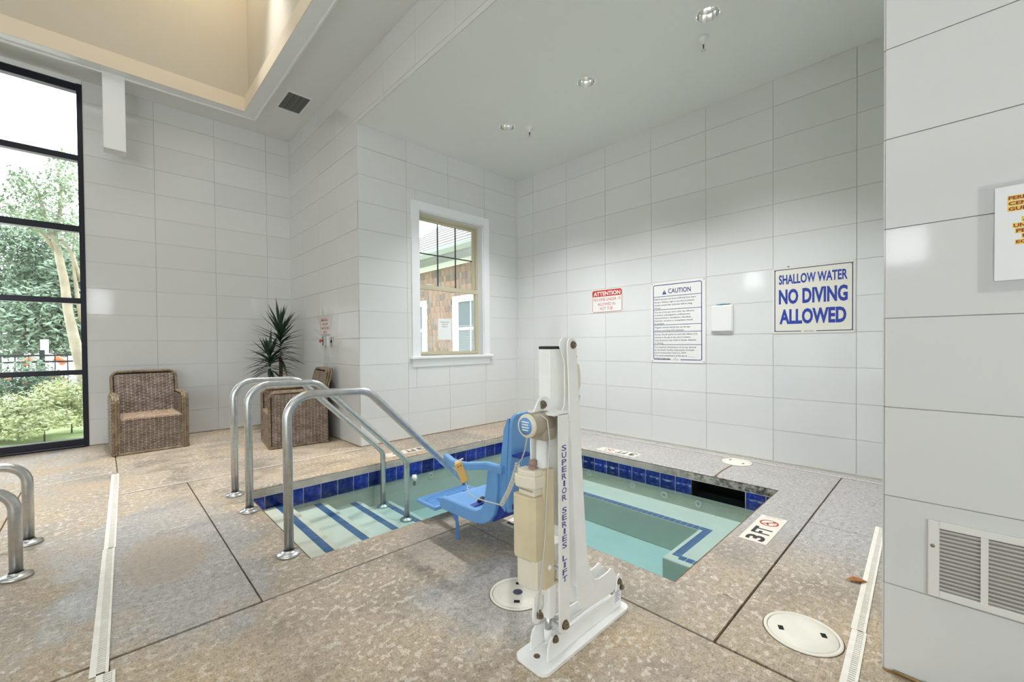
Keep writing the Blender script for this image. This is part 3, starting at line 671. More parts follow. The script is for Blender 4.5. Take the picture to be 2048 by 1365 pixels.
# ------------------------------------------------------------------ drains
def slot_drain(name, label, p0, p1, w_, shifts, cat='drain'):
    p0, p1 = Vector((*p0, 0)), Vector((*p1, 0)); d = (p1 - p0); L = d.length; d.normalize(); nn_ = Vector((-d.y, d.x, 0))
    t_ = thing(name, label, cat, p0)
    t_.matrix_world = Matrix(((d.x, nn_.x, 0, p0.x), (d.y, nn_.y, 0, p0.y), (0, 0, 1, 0), (0, 0, 0, 1)))
    a = 0
    for (b_, sh) in shifts:
        b_ = min(b_, L); m = MB(); h0, h1 = .0012, .0042
        m.box(a + .001, b_ - .001, -w_ / 2 + sh, -w_ / 2 + .018 + sh, h0, h1); m.box(a + .001, b_ - .001, w_ / 2 - .009 + sh, w_ / 2 + sh, h0, h1)
        x = a + .004
        while x < b_ - .012:
            m.box(x, x + .0078, -w_ / 2 + .0175 + sh, w_ / 2 - .0095 + sh, h0, h1 - .0002); x += .0125
        g = part('grate', m, 'drain', t_); part('channel', MB().box(a, b_, -w_ / 2 + sh, w_ / 2 + sh, .0002, .0013), 'drain_dark', t_)
        a = b_
    return t_
slot_drain('deck_drain', 'long white slotted drain running up the deck left of the tub rails', (.075, 5.20), (-.045, 1.2), .05, [(1.9, 0), (3.15, -.004), (5, .014)])
slot_drain('deck_drain', 'white slotted drain at the foot of the tiled pillar', (3.4, .287), (.9, .205), .046, [(1.28, 0), (1.66, .004), (3, .0)])
def thin_drain(label, p0, p1):
    p0, p1 = Vector((*p0, 0)), Vector((*p1, 0)); d = (p1 - p0); L = d.length; d.normalize(); n_ = Vector((-d.y, d.x, 0))
    m = MB(); m.box(0, L, -.005, .005, .0003, .0016)
    x = 0.004
    while x < L - .02: m.box(x, x + .020, -.0045, .0045, .001, .0042); x += .03
    o = part('strip_drain', m, 'drain'); o.matrix_world = Matrix(((d.x, n_.x, 0, p0.x), (d.y, n_.y, 0, p0.y), (0, 0, 1, 0), (0, 0, 0, 1)))
    tag(o, label, 'drain', 'thin strip drains in the deck')
thin_drain('thin white strip drain between the left rails and the window', (-2.6, 4.80), (.055, 5.285))
thin_drain('thin white strip drain running behind the three handrails', (.09, 4.462), (2.03, 4.487))
thin_drain('thin white strip drain along the foot of the sign wall', (4.438, .2), (4.445, 4.52))

# base joints
def baseb(name, m, parts):
    b = MB()
    for p in parts: b.box(*p)
    struct(name, b, m)
baseb('baseboard_left', 'grout_brown', [(XJ, XT, YL - .012, YL, 0, .010)])
baseb('baseboard_back', 'grout_brown', [(XT, XS, YW - .012, YW, 0, .010)])
baseb('baseboard_side', 'grout_brown', [(XT - .014, XT, YW, YL, 0, .012)])
baseb('baseboard_right', 'grout', [(XS - .02, XS, 0, YW, 0, .014)])
struct('trim_3', MB().tube([(1.90, -.2, .01), (1.93, .05, .01)], .009, 8).tube([(1.915, -.25, .008), (1.936, .13, .008)], .006, 8).box(XPL - .01, XPL, -.6, YP, 0, .006), 'brass')

# ------------------------------------------------------------------ lids
def lid(name, label, c, r, rot, logo=True, slots=True):
    t_ = thing(name, label, 'lid', (c[0], c[1], 0), rot, 'round skimmer lids set in the deck')
    part('collar', MB().lathe([(r, .0002), (r, .004), (r - .012, .0045), (r - .0125, .001)], seg=48), 'lid', t_)
    m = MB().lathe([(.0001, .0062), (r * .45, .006), (r - .016, .0045), (r - .014, .001)], seg=48)
    part('cover', m, 'lid', t_)
    part('gap', MB().lathe([(.0001, .0006), (r + .004, .0006), (r + .004, .0001)], seg=48), 'joint', t_)
    for s in (-1, 1):
        b = MB().box(-.013, .013, s * r * .55 - .009, s * r * .55 + .009, .004, .0068); part('finger_hole', b, 'dark_hole', t_)
    if logo:
        part('emblem', MB().lathe([(.0001, .0072), (.022, .0072), (.022, .005)], seg=24), 'ink_dark', t_)
        part('ring', MB().lathe([(r * .68, .0058), (r * .70, .0066), (r * .72, .0056)], seg=48), 'lid', t_)
    return t_
lid('skimmer_lid', 'round white lid with two slots beside the lift base', (1.352, 1.37), .128, -.84, True)
lid('skimmer_lid', 'round cream lid with two slots near the foot of the pillar', (1.955, .397), .130, .45, False)
lid('skimmer_lid', 'round white lid set close to the foot of the sign wall', (4.315, 1.40), .128, -.4, False)
# depth markers: local x = reading direction, local y = up
def marker(label, org, xd, w_=.46, h_=.145):
    yd = Vector((-xd[1], xd[0], 0)); t_ = thing('depth_marker', label, 'sign', group='3 FT depth markers on the coping', mtx=frame_mtx(org, xd, yd))
    part('plate', MB().box(0, w_, 0, h_, .0004, .0022), 'decal', t_)
    text('3', .022, .100, .022, h_ - .025, .0025, 'ink_black', t_, bold=.035)
    text('FT', .135, .245, .022, h_ - .025, .0025, 'ink_black', t_, bold=.03)
    cx, cyy, r = .335, h_ / 2, h_ * .36
    s = part('symbol', MB().lathe([(r * .80, .0024), (r * .80, .0028), (r, .0028), (r, .0024)], (cx, cyy, 0), seg=28), 'ink_red', t_)
    q = MB(); q.box(-r * .85, r * .85, -.005, .005, .0026, .0030, mtx=Matrix.Translation((cx, cyy, 0)) @ Matrix.Rotation(-PI / 4, 4, 'Z')); part('slash', q, 'ink_red', t_)
    dv = MB().prism([(cx - .032, cyy + .004), (cx - .004, cyy + .016), (cx + .022, cyy - .012), (cx + .016, cyy - .018), (cx - .006, cyy + .004), (cx - .030, cyy - .006)], 'z', .0024, .0027)
    dv.lathe([(.0001, .0027), (.007, .0027), (.007, .0024)], (cx + .028, cyy - .02, 0), seg=12)
    for i in range(4): dv.box(cx - .035 + i * .018, cx - .024 + i * .018, cyy - .031, cyy - .028, .0024, .0027)
    part('diver_figure', dv, 'ink_black', t_)
    text('NO DIVING', 0, .09, 0, .012, 0, 'ink_black', t_, name='small_lettering').matrix_local = Matrix.Translation((w_ - .012, .03, .0025)) @ Matrix.Rotation(PI / 2, 4, 'Z')
    return t_
marker('3 FT depth marker on grey coping between the pillar and the water', (2.66, .71, 0), (1, 0, 0))
marker('upside down 3 FT depth marker on the coping below the signs', (3.945, 2.18, 0), (0, 1, 0))
marker('3 FT depth marker partly hidden behind the lift battery', (1.812, 1.985, 0), (0, -1, 0))
marker('upside down 3 FT depth marker on the coping under the alcove window', (2.555, 4.10, 0), (-1, 0, 0), .49)
# leaf & twig
b = MB(); pts = [(0, -.045), (.016, -.02), (.02, .01), (.004, .045), (-.014, .02), (-.018, -.015)]
vs = [b.b.verts.new((x, y, .004 + abs(x) * .5)) for x, y in pts]; c0 = b.b.verts.new((0, 0, .002))
for k in range(6): b.b.faces.new((c0, vs[k], vs[(k + 1) % 6]))
o = tag(part('dry_leaf', b, 'leaf_brown'), 'single dry brown leaf on grey deck beside the pillar drain', 'leaf'); o.location = (2.555, .30, .001); o.rotation_euler = (0, 0, .6)
o = tag(part('twig', MB().tube([(0, -.02, .002), (.004, 0, .003), (0, .022, .002)], .0014, 6), 'leaf_brown'), 'tiny twig on the coping below the 3 FT marker', 'twig'); o.location = (2.0, .686, 0); o.rotation_euler = (0, 0, -.2)

# ------------------------------------------------------------------ big window in the left wall
ZR = [(.005, .095), (.83, .885), (1.645, 1.705), (2.46, 2.53), (3.27, 3.335), (4.06, 4.14)]
mull = [-5.3, -4.22, -3.14, -2.06, -.98 - 0.1]
b = MB()
for z0, z1 in ZR: b.box(-6.4, XJ - .03, YL + .0, YL + .09, z0, z1, bev=.004); 
wn1 = struct('window_1', b, 'black_frame')
for x in mull + [-6.4]: o = part('mullion', MB().box(x - .03, x + .03, YL - .005, YL + .1, .0, 4.14, bev=.004), 'black_frame', wn1)
part('jamb', MB().box(XJ - .042, XJ + .004, YL - .012, YL + .12, .0, 4.145, bev=.003), 'black_frame', wn1)
part('sill', MB().box(-6.4, XJ - .03, YL - .03, YL + .10, .0, .022, bev=.003), 'black_frame', wn1)
xs = [-6.4] + mull + [XJ - .03]
for a, c in zip(xs, xs[1:]):
    for (r0, r1) in zip(ZR, ZR[1:]): part('pane', MB().box(a + .02, c - .02, YL + .04, YL + .046, r0[1] - .01, r1[0] + .01), 'glass', wn1)
struct('wall_left_end', MB().box(-7.2, -6.4, YL, YL + .2, -.1, ZC + .1).box(-6.4, XJ, YL, YL + .2, 4.145, ZC + .1).box(-6.4, XJ, YL, YL + .2, -.1, 0), 'ceiling')

# ------------------------------------------------------------------ alcove window
b = MB(); F0 = YW - .018
b.prism([(2.737, .99), (2.845, .99), (2.845, 2.81), (2.737, 2.915)], 'y', F0, YW + .002)
b.prism([(3.885, .99), (3.985, .99), (3.985, 2.915), (3.885, 2.81)], 'y', F0, YW + .002)
b.prism([(2.738, 2.9155), (3.984, 2.9155), (3.884, 2.8105), (2.846, 2.8105)], 'y', F0, YW + .002)
wn2 = struct('window_2', b, 'white_trim')
part('window_stool', MB().box(2.705, 4.02, YW - .055, YW + .14, .965, .998, bev=.006, seg=2), 'white_trim', wn2)
part('window_apron', MB().box(2.737, 3.985, YW - .018, YW + .002, .865, .965, bev=.004), 'white_trim', wn2)
part('jamb_liner', MB().box(WX1 - .012, WX1 + .002, YW, YW + .14, WZ0, WZ1).box(WX0 - .002, WX0 + .012, YW, YW + .14, WZ0, WZ1).box(WX0, WX1, YW, YW + .14, WZ1 - .012, WZ1 + .002), 'white_trim', wn2)
yf = YW + .105
part('vinyl_frame', MB().box(WX0 + .01, WX0 + .045, yf, yf + .07, WZ0, WZ1).box(WX1 - .045, WX1 - .01, yf, yf + .07, WZ0, WZ1).box(WX0 + .045, WX1 - .045, yf, yf + .07, WZ1 - .045, WZ1 - .01).box(WX0 + .045, WX1 - .045, yf, yf + .07, WZ0 - .005, WZ0 + .03), 'tan_vinyl', wn2)
us = part('upper_sash', MB().box(WX0 + .04, WX0 + .085, yf + .03, yf + .055, 1.87, 2.775).box(WX1 - .085, WX1 - .04, yf + .03, yf + .055, 1.87, 2.775).box(WX0 + .085, WX1 - .085, yf + .03, yf + .055, 2.735, 2.775).box(WX0 + .085, WX1 - .085, yf + .028, yf + .055, 1.86, 1.90), 'tan_vinyl', wn2)
gx0, gx1 = WX0 + .085, WX1 - .085
b = MB()
for k in (1, 2): xx = gx0 + (gx1 - gx0) * k / 3; b.box(xx - .007, xx + .007, yf + .035, yf + .047, 1.9, 2.735)
b.box(gx0, gx1, yf + .036, yf + .046, 2.31, 2.324); part('muntin_grid', b, 'muntin', us)
part('pane', MB().box(gx0 - .01, gx1 + .01, yf + .048, yf + .052, 1.89, 2.74), 'glass', us)
ls = part('lower_sash', MB().box(WX0 + .02, WX0 + .065, yf - .005, yf + .028, 1.015, 1.85).box(WX1 - .065, WX1 - .02, yf - .005, yf + .028, 1.015, 1.85).box(WX0 + .02, WX1 - .02, yf - .012, yf + .028, 1.85, 1.905, bev=.003).box(WX0 + .065, WX1 - .065, yf - .005, yf + .028, 1.012, 1.05), 'tan_vinyl', wn2)
part('pane', MB().box(WX0 + .06, WX1 - .06, yf + .008, yf + .012, 1.045, 1.855), 'glass', ls)
part('sash_lock', MB().box(-.03, .03, -.014, .0, 0, .014, bev=.003).box(-.01, .035, -.02, -.006, .012, .02), 'white_plastic', ls).location = (3.05, yf + .012, 1.905)
nt = thing('paper_notice', 'white paper notice taped to the lower pane of the alcove window', 'notice', mtx=frame_mtx((3.19, yf + .004, 1.205), (1, 0, 0), (0, 0, 1)))
part('sheet', MB().box(0, .215, 0, .28, 0, .0006), 'paper', nt)
text('PLEASE DO NOT', .035, .18, .228, .24, .0012, 'ink_dark', nt, bold=.02); text('OPEN THE', .06, .15, .198, .21, .0012, 'ink_dark', nt, bold=.02); text('WINDOW', .06, .15, .168, .18, .0012, 'ink_dark', nt, bold=.02)

# ------------------------------------------------------------------ signs
def wall_sign(name, label, cat, org, w_, h_, m, xd=(0, -1, 0), rad=.008, th=.004):
    t_ = thing(name, label, cat, mtx=frame_mtx(org, xd, (0, 0, 1)))
    part('plate', MB().prism(rrect(0, w_, 0, h_, rad), 'z', .0, th), m, t_); return t_
def border(t_, x0, x1, y0, y1, wd, m, z, r=.012, gap=None):
    o = rrect(x0, x1, y0, y1, r, 5); i = rrect(x0 + wd, x1 - wd, y0 + wd, y1 - wd, max(r - wd, .002), 5)
    b = MB(); A = [b.b.verts.new((p[0], p[1], z)) for p in o]; B = [b.b.verts.new((p[0], p[1], z)) for p in i]; n = len(o)
    for k in range(n):
        c = (o[k][0] + o[(k + 1) % n][0]) / 2
        b.b.faces.new((A[k], A[(k + 1) % n], B[(k + 1) % n], B[k]))
    part('border', b, m, t_)
def screws(t_, pts, z=.005, m='bolt'):
    for (x, y) in pts: part('screw', MB().lathe([(.0001, z + .002), (.005, z + .0015), (.006, z - .001)], (x, y, 0), seg=12), m, t_)
XW = XS - .005
s = wall_sign('shallow_water_sign', 'large blue lettered sign reading shallow water no diving allowed', 'sign', (XW, 1.163, 1.218), .611, .612, 'sign_cream')
border(s, .014, .597, .016, .596, .007, 'ink_navy', .0045, .02)
text('SHALLOW WATER', .05, .560, .455, .545, .0046, 'ink_blue', s, bold=.03)
text('NO DIVING', .05, .561, .270, .410, .0046, 'ink_blue', s, bold=.04)
text('ALLOWED', .055, .552, .085, .225, .0046, 'ink_blue', s, bold=.04)
part('border_break', MB().box(.225, .34, .014, .025, .0044, .0047), 'sign_cream', s); text('PENTAIR', .250, .320, .013, .023, .0049, 'ink_navy', s, name='maker_mark')
screws(s, [(.016, .592), (.595, .592), (.016, .02), (.595, .02)])
s = wall_sign('caution_sign', 'tall caution sign with rows of small print for spa users', 'sign', (XW, 2.399, .918), .612, .91, 'sign_white')
border(s, .025, .578, .030, .880, .008, 'ink_navy', .0045, .022)
for y in (.745, .598, .425, .345, .200): part('rule', MB().box(.027, .576, y - .0028, y + .0028, .0043, .0046), 'ink_navy', s)
text('CAUTION', .205, .460, .775, .828, .0046, 'ink_navy', s, bold=.015)
part('warning_triangle', MB().prism([(.135, .768), (.185, .768), (.160, .818)], 'z', .0043, .0046), 'ink_navy', s); text('!', .157, .163, .773, .803, .0049, 'sign_white', s, name='exclamation_mark')
paras = [(.738, ['Elderly persons and those suffering from heart', 'disease, diabetes, high or low blood pressure', 'should consult their physician before using', 'the spa.'], .0335),
         (.590, ['The use of this spa while under the influence', 'of alcohol, anticoagulants, antihistamines,', 'vasoconstrictors, vasodilators, stimulants,', 'hypnotics, narcotics or tranquilizers should', 'be avoided.'], .0322),
         (.418, ['Pregnant women should not use the spa', 'without consulting their physician.'], .034),
         (.338, ['Persons should spend no more than fifteen [15]', 'minutes in the spa at any one [1] session.', 'Long exposures may result in nausea, dizziness', 'or fainting.'], .0325),
         (.194, ['The maximum temperature of any spa allowed', 'by the South Carolina Department of Health', 'and Environmental Control is 104\u00b0F.', 'The actual temperature of this spa at ______', "o'clock today was ____F"], .0315)]
for top, lines, ld in paras:
    y = top - .012
    for ln in lines:
        me = text_mesh(ln, .012); k = .0255; kx = .0250
        for v in me.vertices: v.co = Vector((.042 + v.co.x * kx, y - .018 + v.co.y * k, .0046))
        me.materials.append(M['ink_dark']); lk('small_print', me, s); y -= ld
part('border_break', MB().box(.235, .345, .028, .040, .0044, .0047), 'sign_white', s); text('PENTAIR', .258, .325, .028, .037, .0049, 'ink_navy', s, name='maker_mark')
screws(s, [(.014, .893), (.598, .893), (.014, .016), (.598, .016)])
s = wall_sign('attention_sign', 'small red and white sign about nobody under 19 in the hot tub', 'sign', (XW, 3.222, 1.527), .449, .294, 'sign_white', rad=.03)
border(s, .008, .441, .008, .286, .006, 'ink_red', .0045, .026)
part('banner', MB().prism(rrect(.012, .437, .205, .284, .02), 'z', .0043, .0046), 'ink_red', s)
text('ATTENTION', .03, .42, .217, .268, .0049, 'ink_white', s, bold=.02)
for ln, x0, x1, y0 in (('NO ONE UNDER 19', .03, .42, .148), ('ALLOWED IN', .09, .345, .090), ('HOT TUB', .125, .31, .034)): text(ln, x0, x1, y0, y0 + .038, .0046, 'ink_red', s)
s = wall_sign('emergency_sign', 'small white sign with red print above the wall switches', 'sign', (XT - .005, 5.715, 1.275), .32, .226, 'sign_white', rad=.004)
border(s, .008, .312, .006, .220, .004, 'ink_red', .0045, .006)
for k, ln in enumerate(('EMERGENCY', 'SHUTOFF', 'SWITCH FOR', 'POOL')):
    wd = [.25, .19, .26, .12][k]; text(ln, .16 - wd / 2, .16 + wd / 2, .176 - k * .052, .207 - k * .052, .0046, 'ink_red', s, bold=.02)
# thermometer case on the wall: blank white box with a teal pen on top
s = thing('wall_box', 'blank shallow white box on the sign wall between two signs', 'box', mtx=frame_mtx((XW, 1.723, 1.248), (0, -1, 0), (0, 0, 1)))
part('case', MB().box(0, .211, 0, .272, 0, .022, bev=.006, seg=2), 'sign_white', s); part('cover', MB().box(.008, .203, .008, .264, .020, .026, bev=.004), 'sign_white', s)
tag(part('pen', MB().tube([(XW - .015, 1.675, 1.527), (XW - .016, 1.62, 1.5275), (XW - .016, 1.537, 1.528)], [.003, .0065, .003], 8), 'teal_pen'), 'teal pen lying on top of the blank white wall box', 'pen')
tag(part('wall_plug', MB().lathe([(.0001, .004), (.006, .003), (.006, 0)], seg=10), 'dark_hole'), 'small dark wall plug just above the no diving sign', 'plug').matrix_world = frame_mtx((XW + .002, 1.037, 1.834), (0, -1, 0), (0, 0, 1))
# switches on the stub wall
for k, (y, z) in enumerate([(5.568, 1.195), (5.34, 1.187)]):
    s = thing('wall_switch', ['metal switch plate carrying a red emergency button', 'narrow metal switch plate with a black toggle'][k], 'switch', mtx=frame_mtx((XT - .004, y + .035, z - .055), (0, -1, 0), (0, 0, 1)))
    part('plate', MB().box(0, .07, 0, .115, 0, .012 if k else .03, bev=.002), 'steel', s)
    if k == 0: part('button', MB().lathe([(.0001, .075), (.020, .072), (.022, .060), (.010, .056), (.010, .03)], (.035, .06, 0), seg=16), 'red_knob', s, 'red mushroom button')
    else: part('toggle', MB().box(.02, .05, .045, .075, .012, .022, bev=.003), 'black', s, 'black toggle')
# pillar sheet in a clear sleeve
s = thing('pillar_notice', 'printed notice with yellow highlighted words in a clear sleeve on the pillar', 'notice', mtx=frame_mtx((XPL - .005, -.06, 1.288), (0, -1, 0), (0, 0, 1)))
part('sleeve', MB().box(0, .33, 0, .323, .0, .0012), 'film', s)
part('sheet', MB().box(.034, .30, .032, .31, .0014, .0022), 'paper', s)
for ln, x0, x1, y0 in (('PERFORMANCE', .061, .175, .268), ('CENTER', .061, .133, .252), ('GUIDELINES', .061, .160, .236), ('ALL', .088, .120, .203), ('UNATTENDED', .071, .178, .186), ('PERSONS', .076, .155, .170), ('USE OF', .088, .145, .154), ('EQUIPMENT', .076, .168, .137)):
    part('highlight', MB().box(x0 - .002, x1 + .002, y0 - .0018, y0 + .0125, .0024, .0026), 'highlight', s); text(ln, x0, x1, y0, y0 + .0105, .003, 'ink_maroon', s, bold=.03)
# pillar vent grille
v = thing('vent_grille', 'white two bay louvred vent grille low on the tiled pillar', 'vent', mtx=frame_mtx((XPL - .004, .046, .312), (0, -1, 0), (0, 0, 1)))
W_, H_ = .31, .246
part('frame', MB().box(0, .027, 0, H_, 0, .012, bev=.002).box(W_ - .027, W_, 0, H_, 0, .012, bev=.002).box(.027, W_ - .027, H_ - .022, H_, 0, .012, bev=.002).box(.027, W_ - .027, 0, .022, 0, .012, bev=.002), 'grille', v)
part('divider', MB().box(.116, .132, .02, H_ - .02, 0, .011), 'grille', v)
part('backing', MB().box(.02, W_ - .02, .015, H_ - .015, .0004, .0014), 'vent_back', v)
lv = MB().box(0, .091, -.0048, .0048, -.0006, .0006, mtx=Matrix.Rotation(.75, 4, 'X')).mesh('louvre', 'grille'); lv2 = MB().box(0, .154, -.0048, .0048, -.0006, .0006, mtx=Matrix.Rotation(.75, 4, 'X')).mesh('louvre', 'grille')
for k in range(16):
    for (mm, x) in ((lv, .026), (lv2, .131)):
        o = lk('louvre', mm, v); o.location = (x, .030 + k * .0124, .006)
screws(v, [(.011, .165)], .0125)

# ------------------------------------------------------------------ handrails
def rail(label, y, zlow):
    t_ = thing('handrail', label, 'handrail', (.72, y, 0), 0, 'stainless handrails down the tub steps')
    x1 = 1.935 - .72
    P = [(0, 0, 0), (0, 0, .872), (.46, 0, .862), (x1 - .0, 0, .115), (x1, 0, zlow)]
    part('tube', MB().tube(fillet(P, [.13, .14, .10], 8), .0245, 20), 'steel', t_)
    for (x, z) in ((0, 0), (x1, zlow)):
        part('flange', MB().lathe([(.0001, 0), (.058, 0), (.060, .004), (.058, .014), (.040, .020), (.028, .024), (.027, .030)], (x, 0, z), seg=32), 'steel', t_)
    return t_
rail('curved steel handrail nearest the camera', 2.505, -.30)
rail('middle one of the three curved steel handrails', 3.36, -.42)
rail('curved steel handrail farthest from the camera', 3.80, -.42)
def loop(label, y, h):
    t_ = thing('grab_rail', label, 'handrail', (-.32, y, 0), 0, 'low looped rails at the left edge of the frame')
    P = [(0, 0, 0), (0, 0, h), (-.55, 0, h), (-.55, 0, 0)]
    part('tube', MB().tube(fillet(P, .105, 8), .0245, 20), 'steel', t_)
    for x in (0, -.55): part('flange', MB().lathe([(.0001, 0), (.058, 0), (.060, .004), (.058, .014), (.040, .020), (.028, .024), (.027, .030)], (x, 0, 0), seg=32), 'steel', t_)
loop('low looped steel rail at the left edge, the farther one', 3.735, .465); loop('low looped steel rail at the left edge, the nearer one', 3.225, .445)

# ------------------------------------------------------------------ wicker chairs
def weave(P, nU, nV, wf, name, m, parent, amp=.0045):
    """P(u,v)->(point, normal); strands run along u (nV rows), stakes along v (nU)"""
    b = MB(); bb = b.b; seg = nU * 2
    for r in range(nV):
        v0 = (r + .14) / nV; v1 = (r + .86) / nV; vm = (r + .5) / nV; prev = None
        for k in range(seg + 1):
            u = k / seg; w_ = math.cos(PI * (k / 2 + r)) * amp * (1 if k % 2 == 0 else 0)
            ring = []
            for vv, h in ((v0, -.003), (vm, .003), (v1, -.003)):
                p, n_ = P(u, vv); ring.append(bb.verts.new(p + n_ * (w_ + h + amp)))
            if prev:
                for j in (0, 1):
                    f = bb.faces.new((prev[j], ring[j], ring[j + 1], prev[j + 1])); f.smooth = True
            prev = ring
    for k in range(1, nU):   # stakes
        u = k / nU; pr = None
        for q in range(nV + 1):
            vv = q / nV; p, n_ = P(u, vv); pt = P(min(1, u + .002), vv)[0] - p; td = pt.normalized() if pt.length > 1e-9 else Vector((1, 0, 0))
            off = amp * .9; cur = [bb.verts.new(p + n_ * off - td * wf), bb.verts.new(p + n_ * (off + .002)), bb.verts.new(p + n_ * off + td * wf)]
            if pr:
                for j in (0, 1): f = bb.faces.new((pr[j], cur[j], cur[j + 1], pr[j + 1])); f.smooth = True
            pr = cur
    return part(name, b, m, parent)
def quad(a, b_, c, d):
    a, b_, c, d = map(Vector, (a, b_, c, d)); n_ = ((b_ - a).cross(d - a)).normalized()
    return lambda u, v: (a.lerp(b_, u).lerp(d.lerp(c, u), v), n_)
def braid(path, r, parent, name='braided_edge', m='wicker_edge', pitch=.045):
    path = [Vector(p) for p in path]; L = [0]
    for a, c in zip(path, path[1:]): L.append(L[-1] + (c - a).length)
    tot = L[-1]; n = max(8, int(tot / .008)); b = MB(); pts = []
    for i in range(n + 1):
        s = tot * i / n; j = max(k for k in range(len(L)) if L[k] <= s + 1e-9); j = min(j, len(path) - 2)
        f = (s - L[j]) / max(1e-9, L[j + 1] - L[j]); pts.append((path[j].lerp(path[j + 1], f), (path[j + 1] - path[j]).normalized(), s))
    for ph in (0, 2 * PI / 3, 4 * PI / 3):
        pp = []
        for p, d, s in pts:
            u = d.cross(Vector((.3, .5, .81))).normalized(); w_ = d.cross(u); a = 2 * PI * s / pitch + ph
            pp.append(p + (u * math.cos(a) + w_ * math.sin(a)) * r * .5)
        b.tube(pp, r * .55, 6)
    return part(name, b, m, parent)
def wicker_chair(label, loc, rz):
    t_ = thing('wicker_armchair', label, 'chair', loc, rz, 'wicker armchairs against the walls')
    W = .315; SW = .262; ZS = .385; ZAm = .62; ZB_ = .855
    # body side: outer profile in (y,z)
    def side(s):
        x = s * W; xi = s * (W - .052)
        prof = [(0, 0), (0, .575)] + arc(.055, .575, .045, PI, PI / 2, 4) + [(.56, ZAm - .005), (.61, .55), (.60, .30), (.62, 0)]
        bk = part('side_panel', MB().prism([(p[0], p[1]) for p in prof], 'x', min(x, xi) + .004, max(x, xi) - .004), 'wicker_dark', t_)
        sg = s
        A, B, C_, D = (x, 0.02, .015), (x, .60, .015), (x, .60, .60), (x, .02, .60)
        if s > 0: weave(quad(A, B, C_, D), 16, 34, .0045, 'weave', 'wicker', bk)
        else: weave(quad(B, A, D, C_), 16, 34, .0045, 'weave', 'wicker', bk)
        A, B, C_, D = (xi, 0.02, ZS), (xi, .50, ZS), (xi, .47, .60), (xi, .02, .60)
        weave(quad(B, A, D, C_) if s > 0 else quad(A, B, C_, D), 12, 12, .0045, 'weave', 'wicker', bk)
        xm = (x + xi) / 2
        path = [(x - s * .006, .002, .01)] + [(x - s * .006, p[0], p[1]) for p in [(0.0, .56)] + arc(.055, .565, .05, PI, PI / 2, 4)] + [(x - s * .006, .44, ZAm)]
        braid(path, .013, bk); braid([(xi + s * .006, .0, .01)] + [(xi + s * .006, p[0], p[1]) for p in [(0, .56)] + arc(.055, .565, .05, PI, PI / 2, 4)] + [(xi + s * .006, .44, ZAm)], .013, bk)
        braid([(xm, -.003, .01), (xm, -.003, .57), (xm, .05, ZAm + .006), (xm, .44, ZAm + .006)], .015, bk)
        braid([(x, .0, .014), (x, .61, .014)], .014, bk)
        return bk
    side(-1); side(1)
    # front panel + seat
    fr = part('front_panel', MB().box(-SW, SW, .006, .03, .02, ZS - .01), 'wicker_dark', t_)
    weave(quad((-SW, .004, .02), (SW, .004, .02), (SW, .004, ZS - .01), (-SW, .004, ZS - .01)), 15, 24, .0045, 'weave', 'wicker', fr)
    braid([(-W, 0, .012), (W, 0, .012)], .014, fr)
    st = part('seat', MB().box(-SW, SW, .01, .53, ZS - .04, ZS - .006, bev=.01), 'wicker_dark', t_)
    def seatP(u, v):
        x = -SW + 2 * SW * u
        if v < .12: a = v / .12 * PI / 2; return Vector((x, .02 - .02 * math.cos(a), ZS - .022 + .02 * math.sin(a))), Vector((0, -math.cos(a), math.sin(a)))
        return Vector((x, .02 + (v - .12) / .88 * .50, ZS - .002)), Vector((0, 0, 1))
    weave(seatP, 15, 24, .0045, 'weave', 'wicker_seat', st)
    # back
    y0, y1 = .49, .615; th = .05
    o_ = [(-SW - .012, ZS - .03), (SW + .012, ZS - .03)]; BW = .298
    prof = [(-BW, .02), (BW, .02), (BW, ZB_ - .07)] + arc(BW - .07, ZB_ - .07, .07, 0, PI / 2, 5) + arc(-BW + .07, ZB_ - .07, .07, PI / 2, PI, 5) + [(-BW, ZB_ - .07)]
    bp = [(p[0], p[1]) for p in prof]
    m_ = MB(); m_.prism(bp, 'y', 0.0, th)
    for v in m_.b.verts: v.co.y += y0 + max(0, v.co.z - ZS) / (ZB_ - ZS) * (y1 - y0) + .004
    bk = part('backrest', m_, 'wicker_dark', t_)
    lean = lambda z: y0 + max(0, z - ZS) / (ZB_ - ZS) * (y1 - y0)
    hw = BW - .03
    weave(quad((-hw, lean(ZS), ZS), (hw, lean(ZS), ZS), (hw, lean(ZB_ - .03), ZB_ - .03), (-hw, lean(ZB_ - .03), ZB_ - .03)), 15, 26, .0045, 'weave', 'wicker', bk)
    weave(quad((hw, lean(.02) + th + .004, .02), (-hw, lean(.02) + th + .004, .02), (-hw, lean(ZB_ - .03) + th + .006, ZB_ - .03), (hw, lean(ZB_ - .03) + th + .006, ZB_ - .03)), 15, 42, .0045, 'weave', 'wicker', bk)
    top = [(p[0] * .97, p[1]) for p in [(BW, ZAm - .02), (BW, ZB_ - .07)] + arc(BW - .07, ZB_ - .07, .07, 0, PI / 2, 5) + arc(-BW + .07, ZB_ - .07, .07, PI / 2, PI, 5) + [(-BW, ZAm - .02)]]
    for dy in (-.004, .022, .05): braid([(p[0], lean(p[1]) + dy, p[1]) for p in top], .015, bk)
    return t_
c1 = wicker_chair('wicker armchair facing us beside the tall window', (.389, 6.048, 0), math.radians(2.2))
def dup(o, parent=None):
    c = o.copy(); COL.objects.link(c)
    if parent: c.parent = parent
    for ch in list(o.children): dup(ch, c)
    return c
c2 = dup(c1); c2.location = (1.352, 5.49, 0); c2.rotation_euler = (0, 0, math.radians(-97)); c2['label'] = 'wicker armchair turned sideways in front of the spiky potted plant'

